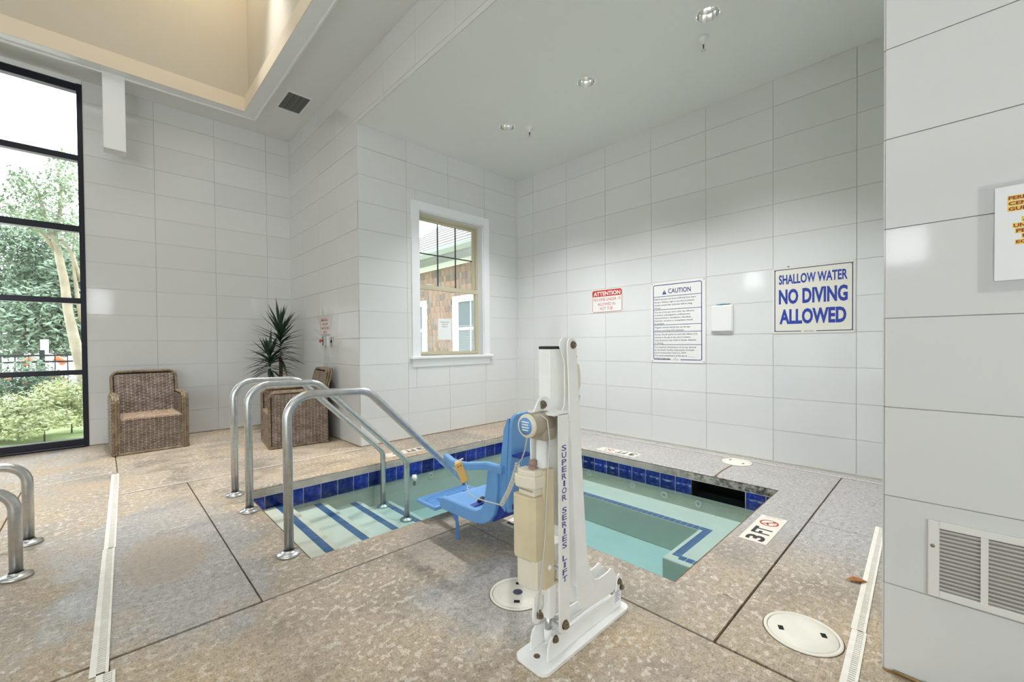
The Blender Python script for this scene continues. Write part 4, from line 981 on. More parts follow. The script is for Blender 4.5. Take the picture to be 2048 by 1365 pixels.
# ------------------------------------------------------------------ potted plant
pl = thing('potted_dracaena', 'tall spiky leaved plant in a pot in the corner behind the sideways chair', 'plant', (1.72, 6.38, 0))
part('pot', MB().lathe([(.0001, 0), (.12, 0), (.155, .30), (.165, .31), (.165, .33), (.145, .33), (.14, .29), (.0001, .29)], seg=28), 'pot', pl)
part('soil', MB().lathe([(.0001, .30), (.141, .295)], seg=20), 'soil', pl)
part('trunk', MB().tube([(.03, 0, .28), (.04, .0, .6), (.045, -.01, .8), (.04, -.02, .98)], [.028, .025, .024, .022], 10), 'bark', pl)
part('trunk', MB().tube([(-.04, 0, .28), (-.08, -.02, .55), (-.10, -.03, .72), (-.10, -.03, .82)], [.022, .02, .018, .016], 10), 'bark', pl)
rp = random.Random(11)
def blade_mesh(b, org, az, el, L, w_):
    d = Vector((math.cos(az) * math.cos(el), math.sin(az) * math.cos(el), math.sin(el))); sd = Vector((-math.sin(az), math.cos(az), 0)); pr = None; n = 7
    for i in range(n + 1):
        f = i / n; p = org + d * (L * f) + Vector((0, 0, -.20 * L * f * f * (1.2 - el))); wd = w_ * (math.sin(PI * min(1, f * .85 + .12)) ** .7) * (1 - f ** 3)
        cur = [b.b.verts.new(p - sd * wd + Vector((0, 0, wd * .4))), b.b.verts.new(p), b.b.verts.new(p + sd * wd + Vector((0, 0, wd * .4)))]
        if pr:
            for j in (0, 1): b.b.faces.new((pr[j], cur[j], cur[j + 1], pr[j + 1]))
        pr = cur
def blades(cx, cy_, z0, z1, n, L, zs):
    for i in range(n):
        f = i / n; z = z0 + (z1 - z0) * f; az = i * 2.399 + rp.uniform(-.3, .3); el = -.25 + 1.45 * f + rp.uniform(-.15, .15)
        ln = L * rp.uniform(.85, 1.1) * (1 - .2 * f)
        org = Vector((cx, cy_, z)); tip = org + Vector((math.cos(az) * math.cos(el), math.sin(az) * math.cos(el), 0)) * ln
        # keep blades out of the two walls
        lim = 1.0
        if tip.x + 1.72 > 2.02: lim = min(lim, (2.02 - 1.72 - cx) / max(1e-3, tip.x - cx))
        if tip.y + 6.38 > 6.87: lim = min(lim, (6.87 - 6.38 - cy_) / max(1e-3, tip.y - cy_))
        b = MB(); blade_mesh(b, org, az, el, ln * max(lim, .35), .019); part('leaf', b, 'palm_leaf', pl)
blades(.04, -.02, .93, 1.42, 76, .46, 1); blades(-.10, -.05, .80, 1.05, 46, .42, 1)

# ------------------------------------------------------------------ pool lift
lf = thing('pool_lift', 'white metal pool lift with blue hanging seat on the near coping', 'pool lift', (0, 0, 0))
b = MB(); b.prism(rrect(1.060, 1.618, .950, 1.100, .03, 5), 'z', .001, .013)
base = part('base_plate', b, 'powder', lf)
part('anchor_hole', MB().lathe([(.0001, .0136), (.012, .0136), (.012, .0125)], (1.114, 1.033, 0), seg=16), 'joint', base, 'rusty anchor hole')
sp_ = [(1.118, .012), (1.122, .060), (1.130, .080), (1.146, .092), (1.165, .088), (1.19, .080), (1.49, .070), (1.56, .078), (1.575, .14), (1.590, .150), (1.606, .140), (1.61, .10), (1.60, .05), (1.60, .012)]
for y in (.984, 1.066): part('side_plate', MB().prism(sp_, 'y', y, y + .007, bev=.0015), 'powder', base)
part('bed', MB().box(1.2, 1.6, .99, 1.066, .012, .03), 'powder', base)
part('instruction_label', MB().box(1.548, 1.592, .9832, .9836, .035, .085), 'paper', base); 
for k in range(5): part('label_line', MB().box(1.553, 1.585 - (k % 2) * .008, .9828, .9831, .078 - k * .009, .080 - k * .009), 'ink_blue', base)
for (x, z) in ((1.158, .078), (1.583, .118), (1.600, .088)): part('bolt', MB().hexbolt((x, .984, z), (0, -1, 0)), 'bolt', base)
# post (gusset) pair
gp_ = [(1.303, .21), (1.307, .150), (1.325, .112), (1.352, .096), (1.42, .086), (1.52, .080), (1.585, .086), (1.590, .128), (1.572, .150), (1.552, .182), (1.540, .188), (1.520, .181), (1.49, .178), (1.45, .178), (1.420, .186), (1.398, .21), (1.384, .25), (1.366, .34), (1.350, .53), (1.338, .70), (1.325, .88), (1.320, .96), (1.309, 1.11), (1.306, 1.15), (1.295, 1.162), (1.268, 1.162), (1.257, 1.150), (1.254, 1.13), (1.264, .92), (1.284, .58)]
post = part('post', MB().prism(gp_, 'y', .994, 1.000, bev=.0012), 'powder', lf)
gp2 = gp_[:gp_.index((1.320, .96))] + [(1.335, .96), (1.342, 1.10), (1.336, 1.155), (1.320, 1.168), (1.300, 1.165), (1.287, 1.150), (1.285, 1.13), (1.300, 1.10), (1.316, 1.06), (1.312, .90), (1.272, .85), (1.284, .58)]
part('side_plate', MB().prism(gp2, 'y', 1.056, 1.062, bev=.0012), 'powder', post)
part('web', MB().prism([(1.304, .20), (1.310, .20), (1.292, .58), (1.278, .85), (1.270, .85), (1.286, .58)], 'y', 1.0, 1.056), 'powder', post)
part('rear_web', MB().prism([(1.372, .28), (1.378, .28), (1.326, .80), (1.320, .80)], 'y', 1.0, 1.056), 'powder', post)
part('bolt', MB().hexbolt((1.286, .994, 1.137), (0, -1, 0), .012), 'bolt', post)
part('bolt', MB().hexbolt((1.32, 1.03, 1.09), (1, -.5, 0), .013, .016), 'bolt', post)
pad = part('head_rest', MB().prism([(1.322, 1.075), (1.35, 1.06), (1.358, 1.03), (1.360, .98), (1.348, .955), (1.322, .945)], 'y', 1.01, 1.05, bev=.008), 'cream_light', post, 'pale rounded plastic cap')
part('latch', MB().prism([(1.32, .945), (1.335, .940), (1.322, .89), (1.316, .885)], 'y', .998, 1.03).box(1.322, 1.350, 1.0, 1.02, .925, .931, mtx=Matrix.Translation((1.33, 0, .92)) @ Matrix.Rotation(-1.0, 4, 'Y') @ Matrix.Translation((-1.33, 0, -.92))), 'steel', post, 'grey metal latch')
# lever arm: channel open to -X with the lettering on its near face
arm = part('lever_arm', MB().prism([(1.185, .092), (1.20, .075), (1.235, .078), (1.247, .105), (1.243, .55), (1.240, .885), (1.186, .885), (1.186, .5)], 'y', .984, .990, bev=.001), 'powder', lf)
part('far_plate', MB().prism([(1.20, .25), (1.247, .25), (1.240, .885), (1.170, .885), (1.170, .42), (1.190, .40)], 'y', 1.106, 1.112), 'powder', arm)
part('web', MB().box(1.236, 1.243, .990, 1.106, .45, .885), 'powder', arm)
part('top_web', MB().prism([(1.160, .882), (1.243, .882), (1.243, .890), (1.160, .890)], 'y', .984, 1.112), 'powder', arm)
part('ear', MB().prism([(1.130, .886)] + arc(1.19, .905, .040, PI * .85, PI * .15, 8) + [(1.243, .886)], 'y', 1.056, 1.064), 'powder', arm)
part('bolt', MB().hexbolt((1.180, 1.056, .915), (-.2, -1, 0), .013, .012), 'bolt', arm)
part('bolt', MB().hexbolt((1.214, .984, .104), (0, -1, 0), .014, .011), 'bolt', arm)
part('spacer', MB().tube([(1.214, .99, .104), (1.214, 1.07, .104)], .012, 10), 'steel', arm)
zt = .770
for word in ('SUPERIOR', 'SERIES', 'LIFT'):
    for ch in word:
        hh = .0215; wq = .027 if ch != 'I' else .011
        me = text_mesh(ch, 0.018); xs_ = [v_.co.x for v_ in me.vertices]; ys_ = [v_.co.y for v_ in me.vertices]
        x0 = 1.2155 - wq / 2
        for v_ in me.vertices:
            v_.co = Vector((x0 + (v_.co.x - min(xs_)) / (max(xs_) - min(xs_)) * wq, .9834, zt - hh + (v_.co.y - min(ys_)) / (max(ys_) - min(ys_)) * hh))
        me.materials.append(M['ink_purple']); lk('lettering', me, arm); zt -= .0262
    zt -= .020
# mast box (swing mast) behind
mast = part('mast', MB().box(1.300, 1.304, 1.12, 1.18, .26, 1.128).box(1.304, 1.385, 1.12, 1.124, .26, 1.125).box(1.381, 1.385, 1.124, 1.18, .26, 1.125).box(1.304, 1.381, 1.176, 1.18, .26, 1.125), 'powder', lf)
part('mast_cap', MB().box(1.298, 1.387, 1.118, 1.182, 1.120, 1.132, bev=.002), 'black', mast)
part('mast_rib', MB().tube([(1.301, 1.125, .27), (1.301, 1.125, 1.12)], .004, 8).tube([(1.301, 1.178, .27), (1.301, 1.178, 1.12)], .004, 8), 'powder', mast)
part('tie_bar', MB().box(1.24, 1.32, 1.065, 1.12, .60, .66).box(1.24, 1.32, 1.065, 1.12, .30, .36), 'powder', mast)
part('seat_arm', MB().prism([(1.345, 1.17), (1.385, 1.17), (1.80, 1.545), (1.80, 1.572), (1.76, 1.572)], 'z', .40, .44), 'powder', mast)
# motor
mo = part('motor', MB().lathe([(.0001, 1.085), (.036, 1.085), (.042, 1.092), (.043, 1.13), (.043, 1.185), (.0001, 1.19)], (0, 1.045, .850), axis='x', seg=28), 'motor', lf)
part('gearbox', MB().box(1.135, 1.200, 1.005, 1.090, .790, .868, bev=.010, seg=2), 'motor', mo)
part('end_cap', MB().lathe([(.0001, 1.076), (.039, 1.077), (.043, 1.084), (.043, 1.090), (.0001, 1.091)], (0, 1.045, .850), axis='x', seg=28), 'cream_light', mo)
part('badge', MB().lathe([(.0001, 1.0752), (.031, 1.0752), (.031, 1.077)], (0, 1.045, .850), axis='x', seg=24), 'blue_plastic', mo, 'round blue badge')
for k in range(4): part('badge_line', MB().box(1.0745, 1.0750, 1.045 - .018 + (k % 2) * .003, 1.045 + .018 - (k % 2) * .003, .863 - k * .0095, .867 - k * .0095), 'ink_white', mo)
part('warning_label', MB().box(1.10, 1.125, 1.0445 - .02, 1.0445 + .01, .8865, .8875), 'paper', mo)
part('actuator_tube', MB().tube([(1.165, 1.045, .80), (1.165, 1.045, .30)], .023, 18), 'powder', lf)
act = part('actuator_housing', MB().prism(rrect(1.122, 1.182, 1.000, 1.030, .008, 3), 'z', .262, .688), 'cream_plastic', lf)
part('screw_cap', MB().lathe([(.0001, -.004), (.009, -.003), (.009, .002)], (1.15, 1.0, .335), axis='y', seg=14), 'white_plastic', act)
part('lower_sleeve', MB().prism(rrect(1.145, 1.192, 1.002, 1.045, .010, 3), 'z', .145, .27), 'powder', lf)
part('piston_rod', MB().tube([(1.168, 1.025, .075), (1.168, 1.025, .15)], .012, 14), 'steel', lf)
part('rod_clevis', MB().tube([(1.166, 1.025, .045), (1.168, 1.025, .095)], [.014, .017], 14), 'powder', lf)
# battery pack
bt = part('battery', MB().prism([(1.062, 1.025), (1.075, 1.005), (1.118, 1.002), (1.118, 1.105), (1.070, 1.112), (1.056, 1.095)], 'z', .372, .600, bev=.006), 'cream_plastic', lf)
part('lower_case', MB().prism([(1.070, 1.022), (1.082, 1.006), (1.118, 1.004), (1.118, 1.095), (1.075, 1.100), (1.066, 1.085)], 'z', .268, .374, bev=.004), 'cream_light', bt)
part('neck', MB().box(1.072, 1.118, 1.012, 1.092, .598, .632, bev=.006), 'cream_light', bt)
part('steel_strip', MB().box(1.070, 1.075, 1.016, 1.088, .618, .624), 'chrome', bt)
hd = part('control_head', MB().prism([(1.058, 1.040), (1.072, 1.004), (1.118, 1.000), (1.118, 1.10), (1.070, 1.106), (1.054, 1.085)], 'z', .630, .672, bev=.005).prism([(1.066, 1.040), (1.079, 1.012), (1.118, 1.008), (1.118, 1.094), (1.078, 1.098), (1.064, 1.080)], 'z', .670, .692, bev=.006), 'cream_light', bt)
part('red_button', MB().lathe([(.0001, .724), (.015, .722), (.016, .704), (.010, .700), (.018, .696), (.018, .692)], (1.105, 1.045, 0), seg=18), mat('faded_red_button', (158, 128, 116), .5), hd, 'faded emergency button')
text('OFF', 1.083, 1.098, 1.03, 1.038, .6925, 'ink_dark', hd)
part('lug', MB().prism([(1.072, .255), (1.066, .19)] + arc(1.090, .180, .024, PI, 2 * PI, 6) + [(1.108, .255)], 'y', 1.004, 1.012, bev=.002), 'powder', lf)
part('bolt', MB().hexbolt((1.094, 1.004, .188), (-.2, -1, 0), .012, .014), 'bolt', lf)
part('cable', MB().tube([(1.13, 1.02, .885), (1.142, 1.0, .87), (1.148, .995, .80), (1.140, .995, .70), (1.13, .994, .6), (1.118, .994, .45), (1.105, .994, .36), (1.092, .996, .28), (1.082, .996, .21), (1.092, .998, .185), (1.112, .998, .215), (1.112, 1.0, .25)], .0028, 8), 'grey_cable', lf)
part('cable', MB().tube([(1.20, 1.04, .26), (1.205, 1.035, .4), (1.198, 1.03, .5), (1.196, 1.03, .62)], .003, 8), 'black', lf)
part('tape', MB().box(1.176, 1.20, 1.0, 1.03, .262, .272).tube([(1.195, 1.01, .29), (1.186, 1.01, .282), (1.196, 1.01, .305)], .005, 6), 'cream_plastic', lf)
bt.location = (.010, 0, 0)
# ---- the blue chair
SX0, SX1 = 1.472, 1.930
seat = part('seat', MB().prism([(2.150, .150), (2.150, .205), (2.12, .208), (1.86, .200), (1.80, .212), (1.76, .245), (1.735, .30), (1.72, .32), (1.69, .30), (1.71, .24), (1.75, .195), (1.82, .168), (2.0, .155)], 'x', SX0 + .03, SX1 - .03), 'blue_plastic', lf)
side_p = [(2.160, .208), (2.172, .196), (2.168, .152), (2.155, .142), (2.01, .142), (1.82, .150), (1.76, .163), (1.71, .19), (1.672, .235), (1.652, .29), (1.640, .38), (1.640, .490), (1.650, .502), (1.700, .506), (1.712, .495), (1.738, .345), (1.750, .285), (1.775, .245), (1.815, .224), (1.87, .218), (2.10, .216), (2.145, .214)]
for x in (SX0, SX1 - .04): part('side_panel', MB().prism(side_p, 'x', x, x + .04, bev=.008), 'blue_plastic', seat)
part('bolt', MB().hexbolt((SX0, 1.668, .482), (-1, 0, 0), .010), 'steel', seat)
for x in (SX0, SX1 - .035):
    P = fillet([(x + .012, 1.60, .490), (x + .005, 1.72, .492), (x - .055, 1.84, .478), (x - .045, 1.96, .470), (x + .0, 2.09 if x < 1.6 else 2.0, .470)], [.08, .08, .03 if x > 1.6 else .12], 6)
    a_ = MB(); pr = None
    for i, p in enumerate(P):
        d = (P[min(i + 1, len(P) - 1)] - P[max(i - 1, 0)]).normalized(); sd = d.cross(Vector((0, 0, 1))).normalized()
        cur = [a_.b.verts.new(p + sd * u + Vector((0, 0, v_))) for u, v_ in ((-.017, -.019), (-.019, .012), (-.013, .019), (.013, .019), (.019, .012), (.017, -.019))]
        if pr:
            for k in range(6): f = a_.b.faces.new((pr[k], pr[(k + 1) % 6], cur[(k + 1) % 6], cur[k]))
        else: a_.b.faces.new(cur)
        pr = cur
    a_.b.faces.new(pr[::-1]); bmesh.ops.recalc_face_normals(a_.b, faces=a_.b.faces); part('armrest', a_, 'blue_plastic', seat)
def back_m(x0, x1, y, th, z0, z1, r):
    m_ = MB(); pts = [(x0 + .012, z0), (x1 - .012, z0), (x1, z0 + .04), (x1, z1 - r)] + arc(x1 - r, z1 - r, r, 0, PI / 2, 5)[1:] + arc(x0 + r, z1 - r, r, PI / 2, PI, 5) + [(x0, z0 + .04)]
    m_.prism(pts, 'y', y, y + th, bev=.004)
    for v_ in m_.b.verts: v_.co.y += -(v_.co.z - .3) * .08
    return m_
bk = part('backrest', back_m(1.490, 1.930, 1.575, .022, .268, .785, .05), 'blue_plastic', seat)
for x in (1.490, 1.915):
    m_ = MB().prism([(1.60, .27), (1.66, .31), (1.645, .45), (1.605, .70), (1.575, .76), (1.565, .76)], 'x', x, x + .015, bev=.003); part('back_flange', m_, 'blue_plastic', bk)
part('back_bracket', MB().box(1.495, 1.53, 1.545, 1.655, .43, .50, bev=.003), 'blue_plastic', bk)
part('lumbar_shell', MB().prism([(1.60, .50), (1.665, .49), (1.662, .34), (1.69, .25), (1.73, .195), (1.70, .185), (1.65, .215), (1.61, .27)], 'x', 1.50, 1.90), 'navy_plastic', bk)
part('gusset', MB().prism([(1.60, .25), (1.60, .33), (1.56, .30)], 'x', 1.52, 1.56), 'navy_plastic', bk)
part('back_hook', MB().box(1.50, 1.60, 1.50, 1.56, .565, .575, mtx=Matrix.Translation((0, 0, 0))), 'navy_plastic', bk)
ft = part('footrest', MB().box(1.515, 1.935, 2.285, 2.505, .075, .103, bev=.006), 'blue_plastic', lf)
for k in range(9): part('tread_rib', MB().box(1.53, 1.92, 2.306 + k * .022, 2.312 + k * .022, .1025, .106), 'blue_plastic', ft)
part('footrest_arm', MB().prism([(2.13, .16), (2.15, .19), (2.42, .10), (2.40, .075)], 'x', 1.60, 1.63).prism([(2.13, .16), (2.15, .19), (2.42, .10), (2.40, .075)], 'x', 1.82, 1.85), 'blue_plastic', ft)
# lap belt and strap tail
part('buckle', MB().box(-.025, .045, -.012, .012, 0, .012, bev=.003), 'black', seat, 'black buckle').matrix_local = Matrix.Translation((1.60, 1.93, .214)) @ Matrix.Rotation(.5, 4, 'Z')
part('lap_belt', MB().prism([(1.52, .205), (1.60, .214), (1.72, .212), (1.90, .204), (1.90, .202), (1.72, .209), (1.60, .211), (1.52, .203)], 'y', 1.90, 1.94), 'navy_plastic', seat)
part('strap_tail', MB().prism([(1.995, .15), (2.040, .15), (2.036, .12), (2.010, .10), (2.012, .0), (2.010, -.02), (1.990, -.045), (1.984, -.055), (1.978, 0), (1.982, .09), (1.990, .12)], 'x', 1.477, 1.481), 'blue_strap', seat)
# hand control with coil cord
hc = part('hand_control', MB().box(-.021, .021, -.012, .012, -.055, .055, bev=.005, seg=2), 'amber_plastic', lf)
ca_, sa_ = math.cos(math.radians(22)), math.sin(math.radians(22)); lx = (Rv * ca_ + Uv * sa_).normalized(); lz = (Uv * ca_ - Rv * sa_).normalized(); ly = lz.cross(lx)
pc_ = Fv + Rv * ((923 - 1024) / FPX) - Uv * ((945 - CY) / FPX); pc_ = pc_ * 2.30 + Vector((0, 0, 1.1434))
hc.matrix_local = Matrix(((lx.x, ly.x, lz.x, pc_.x), (lx.y, ly.y, lz.y, pc_.y), (lx.z, ly.z, lz.z, pc_.z), (0, 0, 0, 1))) @ Matrix.Rotation(.35, 4, 'Z')
part('button', MB().lathe([(.0001, -.0145), (.003, -.014), (.003, -.012)], (-.008, 0, .036), axis='y', seg=10).lathe([(.0001, -.0145), (.003, -.014), (.003, -.012)], (.008, 0, .036), axis='y', seg=10), 'black', hc)
part('hook', MB().box(-.012, .012, .010, .03, .03, .06, bev=.003).box(-.012, .04, .02, .03, .055, .062), 'cream_light', hc)
def at(u, v, d): return Vector((0, 0, 1.1434)) + (Fv + Rv * ((u - 1024) / FPX) - Uv * ((v - CY) / FPX)) * d
part('cord', MB().tube([pc_ - lz * .050, pc_ - lz * .080, at(936, 985, 2.26), at(950, 996, 2.2), at(975, 1004, 2.1), at(1003, 1011, 2.0)], .0030, 8), 'grey_cable', lf)
A, K_, B = at(1003, 1010, 2.0), at(1024, 975, 1.93), at(1035, 929, 1.86)
hp = []; nt_ = 26
for i in range(nt_ * 14 + 1):
    f = i / (nt_ * 14); a = 2 * PI * nt_ * f; c0 = A * (1 - f) ** 2 + K_ * 2 * f * (1 - f) + B * f * f; dd = ((K_ - A) * (1 - f) + (B - K_) * f).normalized()
    uu = dd.cross(Vector((0, 0, 1))).normalized(); ww = dd.cross(uu); hp.append(c0 + (uu * math.cos(a) + ww * math.sin(a)) * .0085)
part('coil_cord', MB().tube(hp, .0028, 6), 'grey_cable', lf)
part('cord', MB().tube([B, at(1043, 920, 1.80), at(1050, 900, 1.7), at(1054, 876, 1.56), at(1055, 868, 1.53)], .0030, 8), 'grey_cable', lf)

# ------------------------------------------------------------------ outside, beyond the big window
struct('ground', MB().box(-26, 30, YL + .2, 48, -.25, -.12), 'grass')
struct('ground_patio', MB().box(-14, 5.4, 13.2, 30, -.12, -.10), 'patio')
def leaves_mesh(blobs, per, size, mname, seed):
    r = random.Random(seed); vs = []; fs = []
    for (cx, cyy, cz, rx, ry, rz_) in blobs:
        for _ in range(int(per * (rx * ry * rz_) ** .5 * 8)):
            while True:
                p = Vector((r.uniform(-1, 1), r.uniform(-1, 1), r.uniform(-1, 1)))
                if p.length < 1: break
            p = p * (0.55 + .45 * p.length) ; c = Vector((cx + p.x * rx, cyy + p.y * ry, cz + p.z * rz_))
            if c.z < -.1: continue
            u = Vector((r.gauss(0, 1), r.gauss(0, 1), r.gauss(0, .6))).normalized(); w_ = u.orthogonal().normalized() * .45; k = size * r.uniform(.6, 1.3); n0 = len(vs)
            vs += [tuple(c - u * k), tuple(c + w_ * k), tuple(c + u * k), tuple(c - w_ * k)]; fs.append((n0, n0 + 1, n0 + 2, n0 + 3))
    me = bpy.data.meshes.new('foliage'); me.from_pydata(vs, [], fs); me.materials.append(M[mname]); return me
def plant(name, label, cat, blobs, per, size, m, seed, stems=None, sm='trunk_dark', group=None):
    t_ = thing(name, label, cat, (0, 0, 0), 0, group)
    fo_ = lk('foliage', leaves_mesh(blobs, per, size, m, seed), t_); fo_['kind'] = 'stuff'
    for s_ in stems or []: part('trunk', MB().tube(s_[0], s_[1], 8), sm, t_)
    return t_
G = lambda k: k
# pixel-derived stations: rays through the window hit y = Y at x
def X_at(u, Y):
    tq = (u - 1024) / FPX; return Y * (Fv.x + Rv.x * tq) / (Fv.y + Rv.y * tq)
def Z_at(v, u, Y):
    tq = (u - 1024) / FPX; d = Y / (Fv.y + Rv.y * tq); return 1.1434 - (v - CY + 11 - 3) * d / FPX + .0
def wp(u, v, Y): return (X_at(u, Y), Y, Z_at(v, u, Y))
Yt = 11.0
tr = thing('crape_myrtle', 'slender pale barked tree with airy crown close outside the tall window', 'tree')
part('trunk', MB().tube([wp(172, 800, Yt), wp(165, 745, Yt), wp(148, 670, Yt), wp(138, 620, Yt), wp(132, 560, Yt), wp(118, 490, Yt), wp(108, 462, Yt)], [.10, .09, .075, .065, .06, .05, .045], 10), 'trunk_pale', tr)
for pth in ([wp(108, 462, Yt), wp(96, 430, Yt), wp(85, 380, Yt), wp(60, 350, Yt)], [wp(112, 475, Yt), wp(125, 430, Yt), wp(130, 370, Yt), wp(120, 325, Yt)], [wp(128, 475, Yt), wp(150, 510, Yt), wp(165, 560, Yt)], [wp(165, 640, Yt), wp(158, 600, Yt), wp(150, 520, Yt), wp(155, 450, Yt)], [wp(118, 500, Yt), wp(95, 470, Yt), wp(60, 430, Yt), wp(20, 415, Yt)]):
    part('branch', MB().tube(pth, [.04 - .008 * i for i in range(len(pth))], 7), 'trunk_pale', tr)
bl = []
for (u, v, ru, rv) in [(118, 345, 16, 30), (95, 380, 30, 26), (60, 400, 34, 20), (140, 400, 26, 40), (25, 412, 26, 12), (110, 440, 50, 26), (150, 350, 12, 34), (60, 375, 20, 14), (150, 470, 22, 30), (45, 350, 14, 12), (75, 440, 25, 14), (130, 315, 8, 14)]:
    c = wp(u, v, Yt + random.uniform(-.5, .5)); k = 11 / FPX * 1.0; bl.append((c[0], c[1], c[2], ru * k * 1.0, .45, rv * k))
fo_ = lk('foliage', leaves_mesh(bl, 170, .038, 'leaf_a', 5), tr); fo_['kind'] = 'stuff'
tl = [('pale hazy tree filling the lower left of the tall window view', -6.4, 21, 6.0, 'leaf_a'), ('darker tree behind the fence in the middle of the tall window view', -2.6, 27.5, 6.0, 'leaf_b'), ('tree behind the slender trunk near the window jamb', -.2, 20.5, 6.4, 'leaf_b'), ('bushy far tree seen past the tree by the window jamb', 3.2, 32, 7.5, 'leaf_a'), ('far tree standing behind the house corner', 9, 30, 8, 'leaf_b'), ('far left tree beyond the frame edge of the tall window', -14.5, 22, 6.5, 'leaf_b'), ('far left second tree beyond the patio', -12, 31, 7, 'leaf_a')]
for k, (lab, x, y, h, mm) in enumerate(tl):
    r = random.Random(k + 40); bls = [(x + r.uniform(-2.2, 2.2), y + r.uniform(-1, 1), h * r.uniform(.18, .85), r.uniform(.9, 1.5), 1.0, r.uniform(.7, 1.1)) for _ in range(20)]
    plant('background_tree', lab, 'tree', bls, 170, .085, mm, k, [([(x, y, -.1), (x + .1, y, h * .7)], [.16, .07])], group='trees beyond the fence')
for k, (lab, u, Y, rx, rz_, mm) in enumerate([('yellow green shrub at the foot of the tall window, left', 30, 8.9, .50, .42, 'leaf_c'), ('feathery light shrub at the foot of the tall window, right', 140, 9.0, .46, .52, 'leaf_c'), ('darker green shrub behind the front two shrubs', 50, 10.2, .62, .72, 'leaf_b'), ('low pale shrub between the two front shrubs', 85, 8.4, .35, .22, 'leaf_c')]):
    x = X_at(u, Y); r = random.Random(k + 90); bls = [(x + r.uniform(-.7, .7) * rx, Y + r.uniform(-.2, .2), rz_ * r.uniform(.1, 1.0), rx * .5, .35, rz_ * .42) for _ in range(10)]
    plant('shrub', lab, 'shrub', bls, 330, .030, mm, 70 + k, [([(x, Y, -.12), (x, Y, rz_ * .7)], [.010, .005])], group='shrubs outside the tall window')
# fence
Yf = 11.8
fe = thing('metal_fence', 'black metal picket fence crossing the garden outside', 'fence', (0, Yf, 0))
pk = MB().box(-.009, .009, -.009, .009, -.1, 1.02).mesh('picket', 'fence')
for k in range(-46, 14):
    o = lk('picket', pk, fe); o.location = (k * .165 + .03, 0, 0)
for z in (.98, .86, .02): part('fence_rail', MB().box(-7.6, 2.3, -.015, .015, z, z + .035), 'fence', fe)
for x in (-6.0, -3.6, X_at(84, Yf), 1.1): part('fence_post', MB().box(x - .035, x + .035, -.035, .035, -.1, 1.10), 'fence', fe)
# life ring on a post
rg = thing('life_ring', 'white life ring with orange bands hanging behind the fence', 'life ring', (X_at(88, 13.6), 13.6, .62))
b = MB(); b.tube([(.34 * math.cos(2 * PI * k / 36), 0, .34 * math.sin(2 * PI * k / 36)) for k in range(36)], .065, 12, closed=True); part('ring', b, 'white_plastic', rg)
for q in range(4):
    a0 = PI / 4 + q * PI / 2; part('band', MB().tube([(.34 * math.cos(a0 + d_), 0, .34 * math.sin(a0 + d_)) for d_ in (-.3, -.15, 0, .15, .3)], .069, 12), 'orange', rg)
part('post', MB().box(-.06, .06, .08, .16, -.72, .7), 'white_plastic', rg)
for k, u in enumerate((0, 38, 118, 158)):
    yl_ = 17.5 + 1.6 * (k % 2); x = X_at(u, yl_); t_ = thing('pool_lounger', ['white pool lounger at the far left of the window view', 'white pool lounger left of the fence post', 'white pool lounger right of the life ring', 'white pool lounger beside the tree trunk'][k], 'lounger', (x, yl_, -.1), 0, 'white loungers on the patio')
    part('bed', MB().box(-.27, .27, -.5, .7, .28, .38, bev=.03), 'white_plastic', t_); part('backrest', MB().box(-.27, .27, .65, .72, .35, .95, bev=.03), 'white_plastic', t_)
    part('towel', MB().box(-.2, .2, -.3, .2, .38, .46, bev=.03), 'orange', t_)
    for sx in (-.22, .22):
        for sy in (-.4, .6): part('leg', MB().box(sx - .03, sx + .03, sy - .03, sy + .03, 0, .3), 'white_plastic', t_)

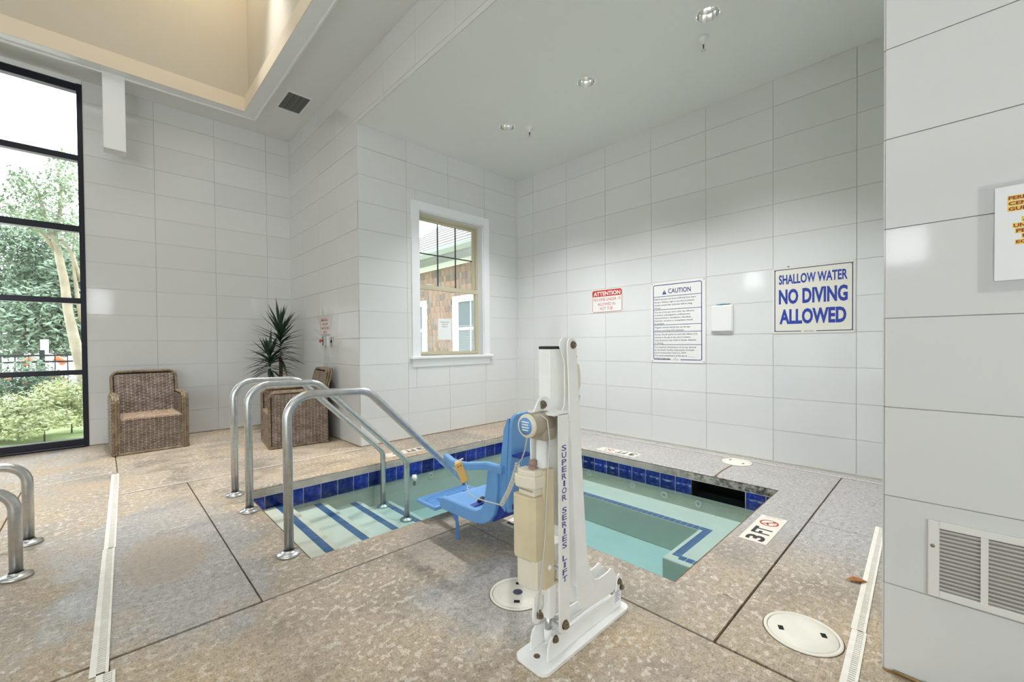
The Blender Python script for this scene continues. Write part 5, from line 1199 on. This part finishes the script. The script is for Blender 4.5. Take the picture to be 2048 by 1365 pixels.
# ------------------------------------------------------------------ neighbouring house seen through the alcove window
HX = 6.0
hs = thing('neighbouring_house', 'shingle sided house with sage gutter and white windows outside', 'house')
part('wall', MB().box(HX + .01, HX + .2, 6.2, 11.0, -.2, 3.5), 'shingle_a', hs)
def hz(u, v): # point on the house wall plane x = HX
    tq = (u - 1024) / FPX; d = HX / (Fv.x + Rv.x * tq); return d * (Fv.y + Rv.y * tq)
wins = [(9.44, 10.8), (6.55, 7.98)]
sh = [MB().box(-.012, .0, .003, w_ - .003, 0, .17, mtx=Matrix.Rotation(-.06, 4, 'Y')).mesh('shingle', 'shingle_a') for w_ in (.12, .17, .22)]
rs_ = random.Random(4); z = .45
while z < 3.3:
    y = 6.6
    while y < 10.9:
        k = rs_.randrange(3); w_ = (.12, .17, .22)[k]
        if not any(a - .17 < y + w_ / 2 < c + .17 for a, c in wins) or z > 2.1:
            o = lk('shingle', sh[k], hs); o.location = (HX, y, z + rs_.uniform(-.012, .012))
        y += w_
    z += .145
for (a, c) in wins:
    wf_ = part('window', MB().box(HX - .05, HX + .01, a - .17, a + .02, .75, 2.12).box(HX - .05, HX + .01, c - .02, c + .17, .75, 2.12).box(HX - .05, HX + .01, a - .17, c + .17, 2.12, 2.26).box(HX - .07, HX + .01, a - .2, c + .2, .68, .78).box(HX - .03, HX + .01, a, c, 1.47, 1.53), 'house_trim', hs)
    part('pane', MB().box(HX - .005, HX + .0, a, c, .75, 2.15), 'house_glass', wf_)
    for k in range(1, 3): part('muntin', MB().box(HX - .02, HX, a + (c - a) * k / 3 - .012, a + (c - a) * k / 3 + .012, .75, 2.15), 'house_trim', wf_)
    b = MB()
    for k in range(22): b.box(HX - .010, HX - .006, a + .02, c - .02, .80 + k * .036, .818 + k * .036)
    part('blind', b, 'blind', wf_)
part('frieze_board', MB().box(HX - .03, HX + .0, 6.2, 10.95, 2.99, 3.12), 'house_trim', hs)
part('soffit', MB().box(HX - .5, HX + .1, 6.0, 11.2, 3.12, 3.15), 'soffit', hs)
part('gutter', MB().prism([(HX - .62, 3.28), (HX - .62, 3.22), (HX - .58, 3.13), (HX - .5, 3.13), (HX - .5, 3.30), (HX - .60, 3.30)], 'y', 5.9, 11.3), 'gutter', hs)
part('corner_board', MB().box(HX - .04, HX + .02, 10.9, 11.02, -.1, 3.12), 'house_trim', hs)
# stepped roof courses
b = MB(); n = 22
for k in range(n):
    x0 = HX - .58 + k * .16; z0 = 3.30 + k * .125; yend = 11.3 - k * .14
    b.prism([(x0, z0), (x0, z0 + .03), (x0 + .19, z0 + .15), (x0 + .19, z0 + .12)], 'y', 5.9, yend)
part('roof', b, 'roof', hs)
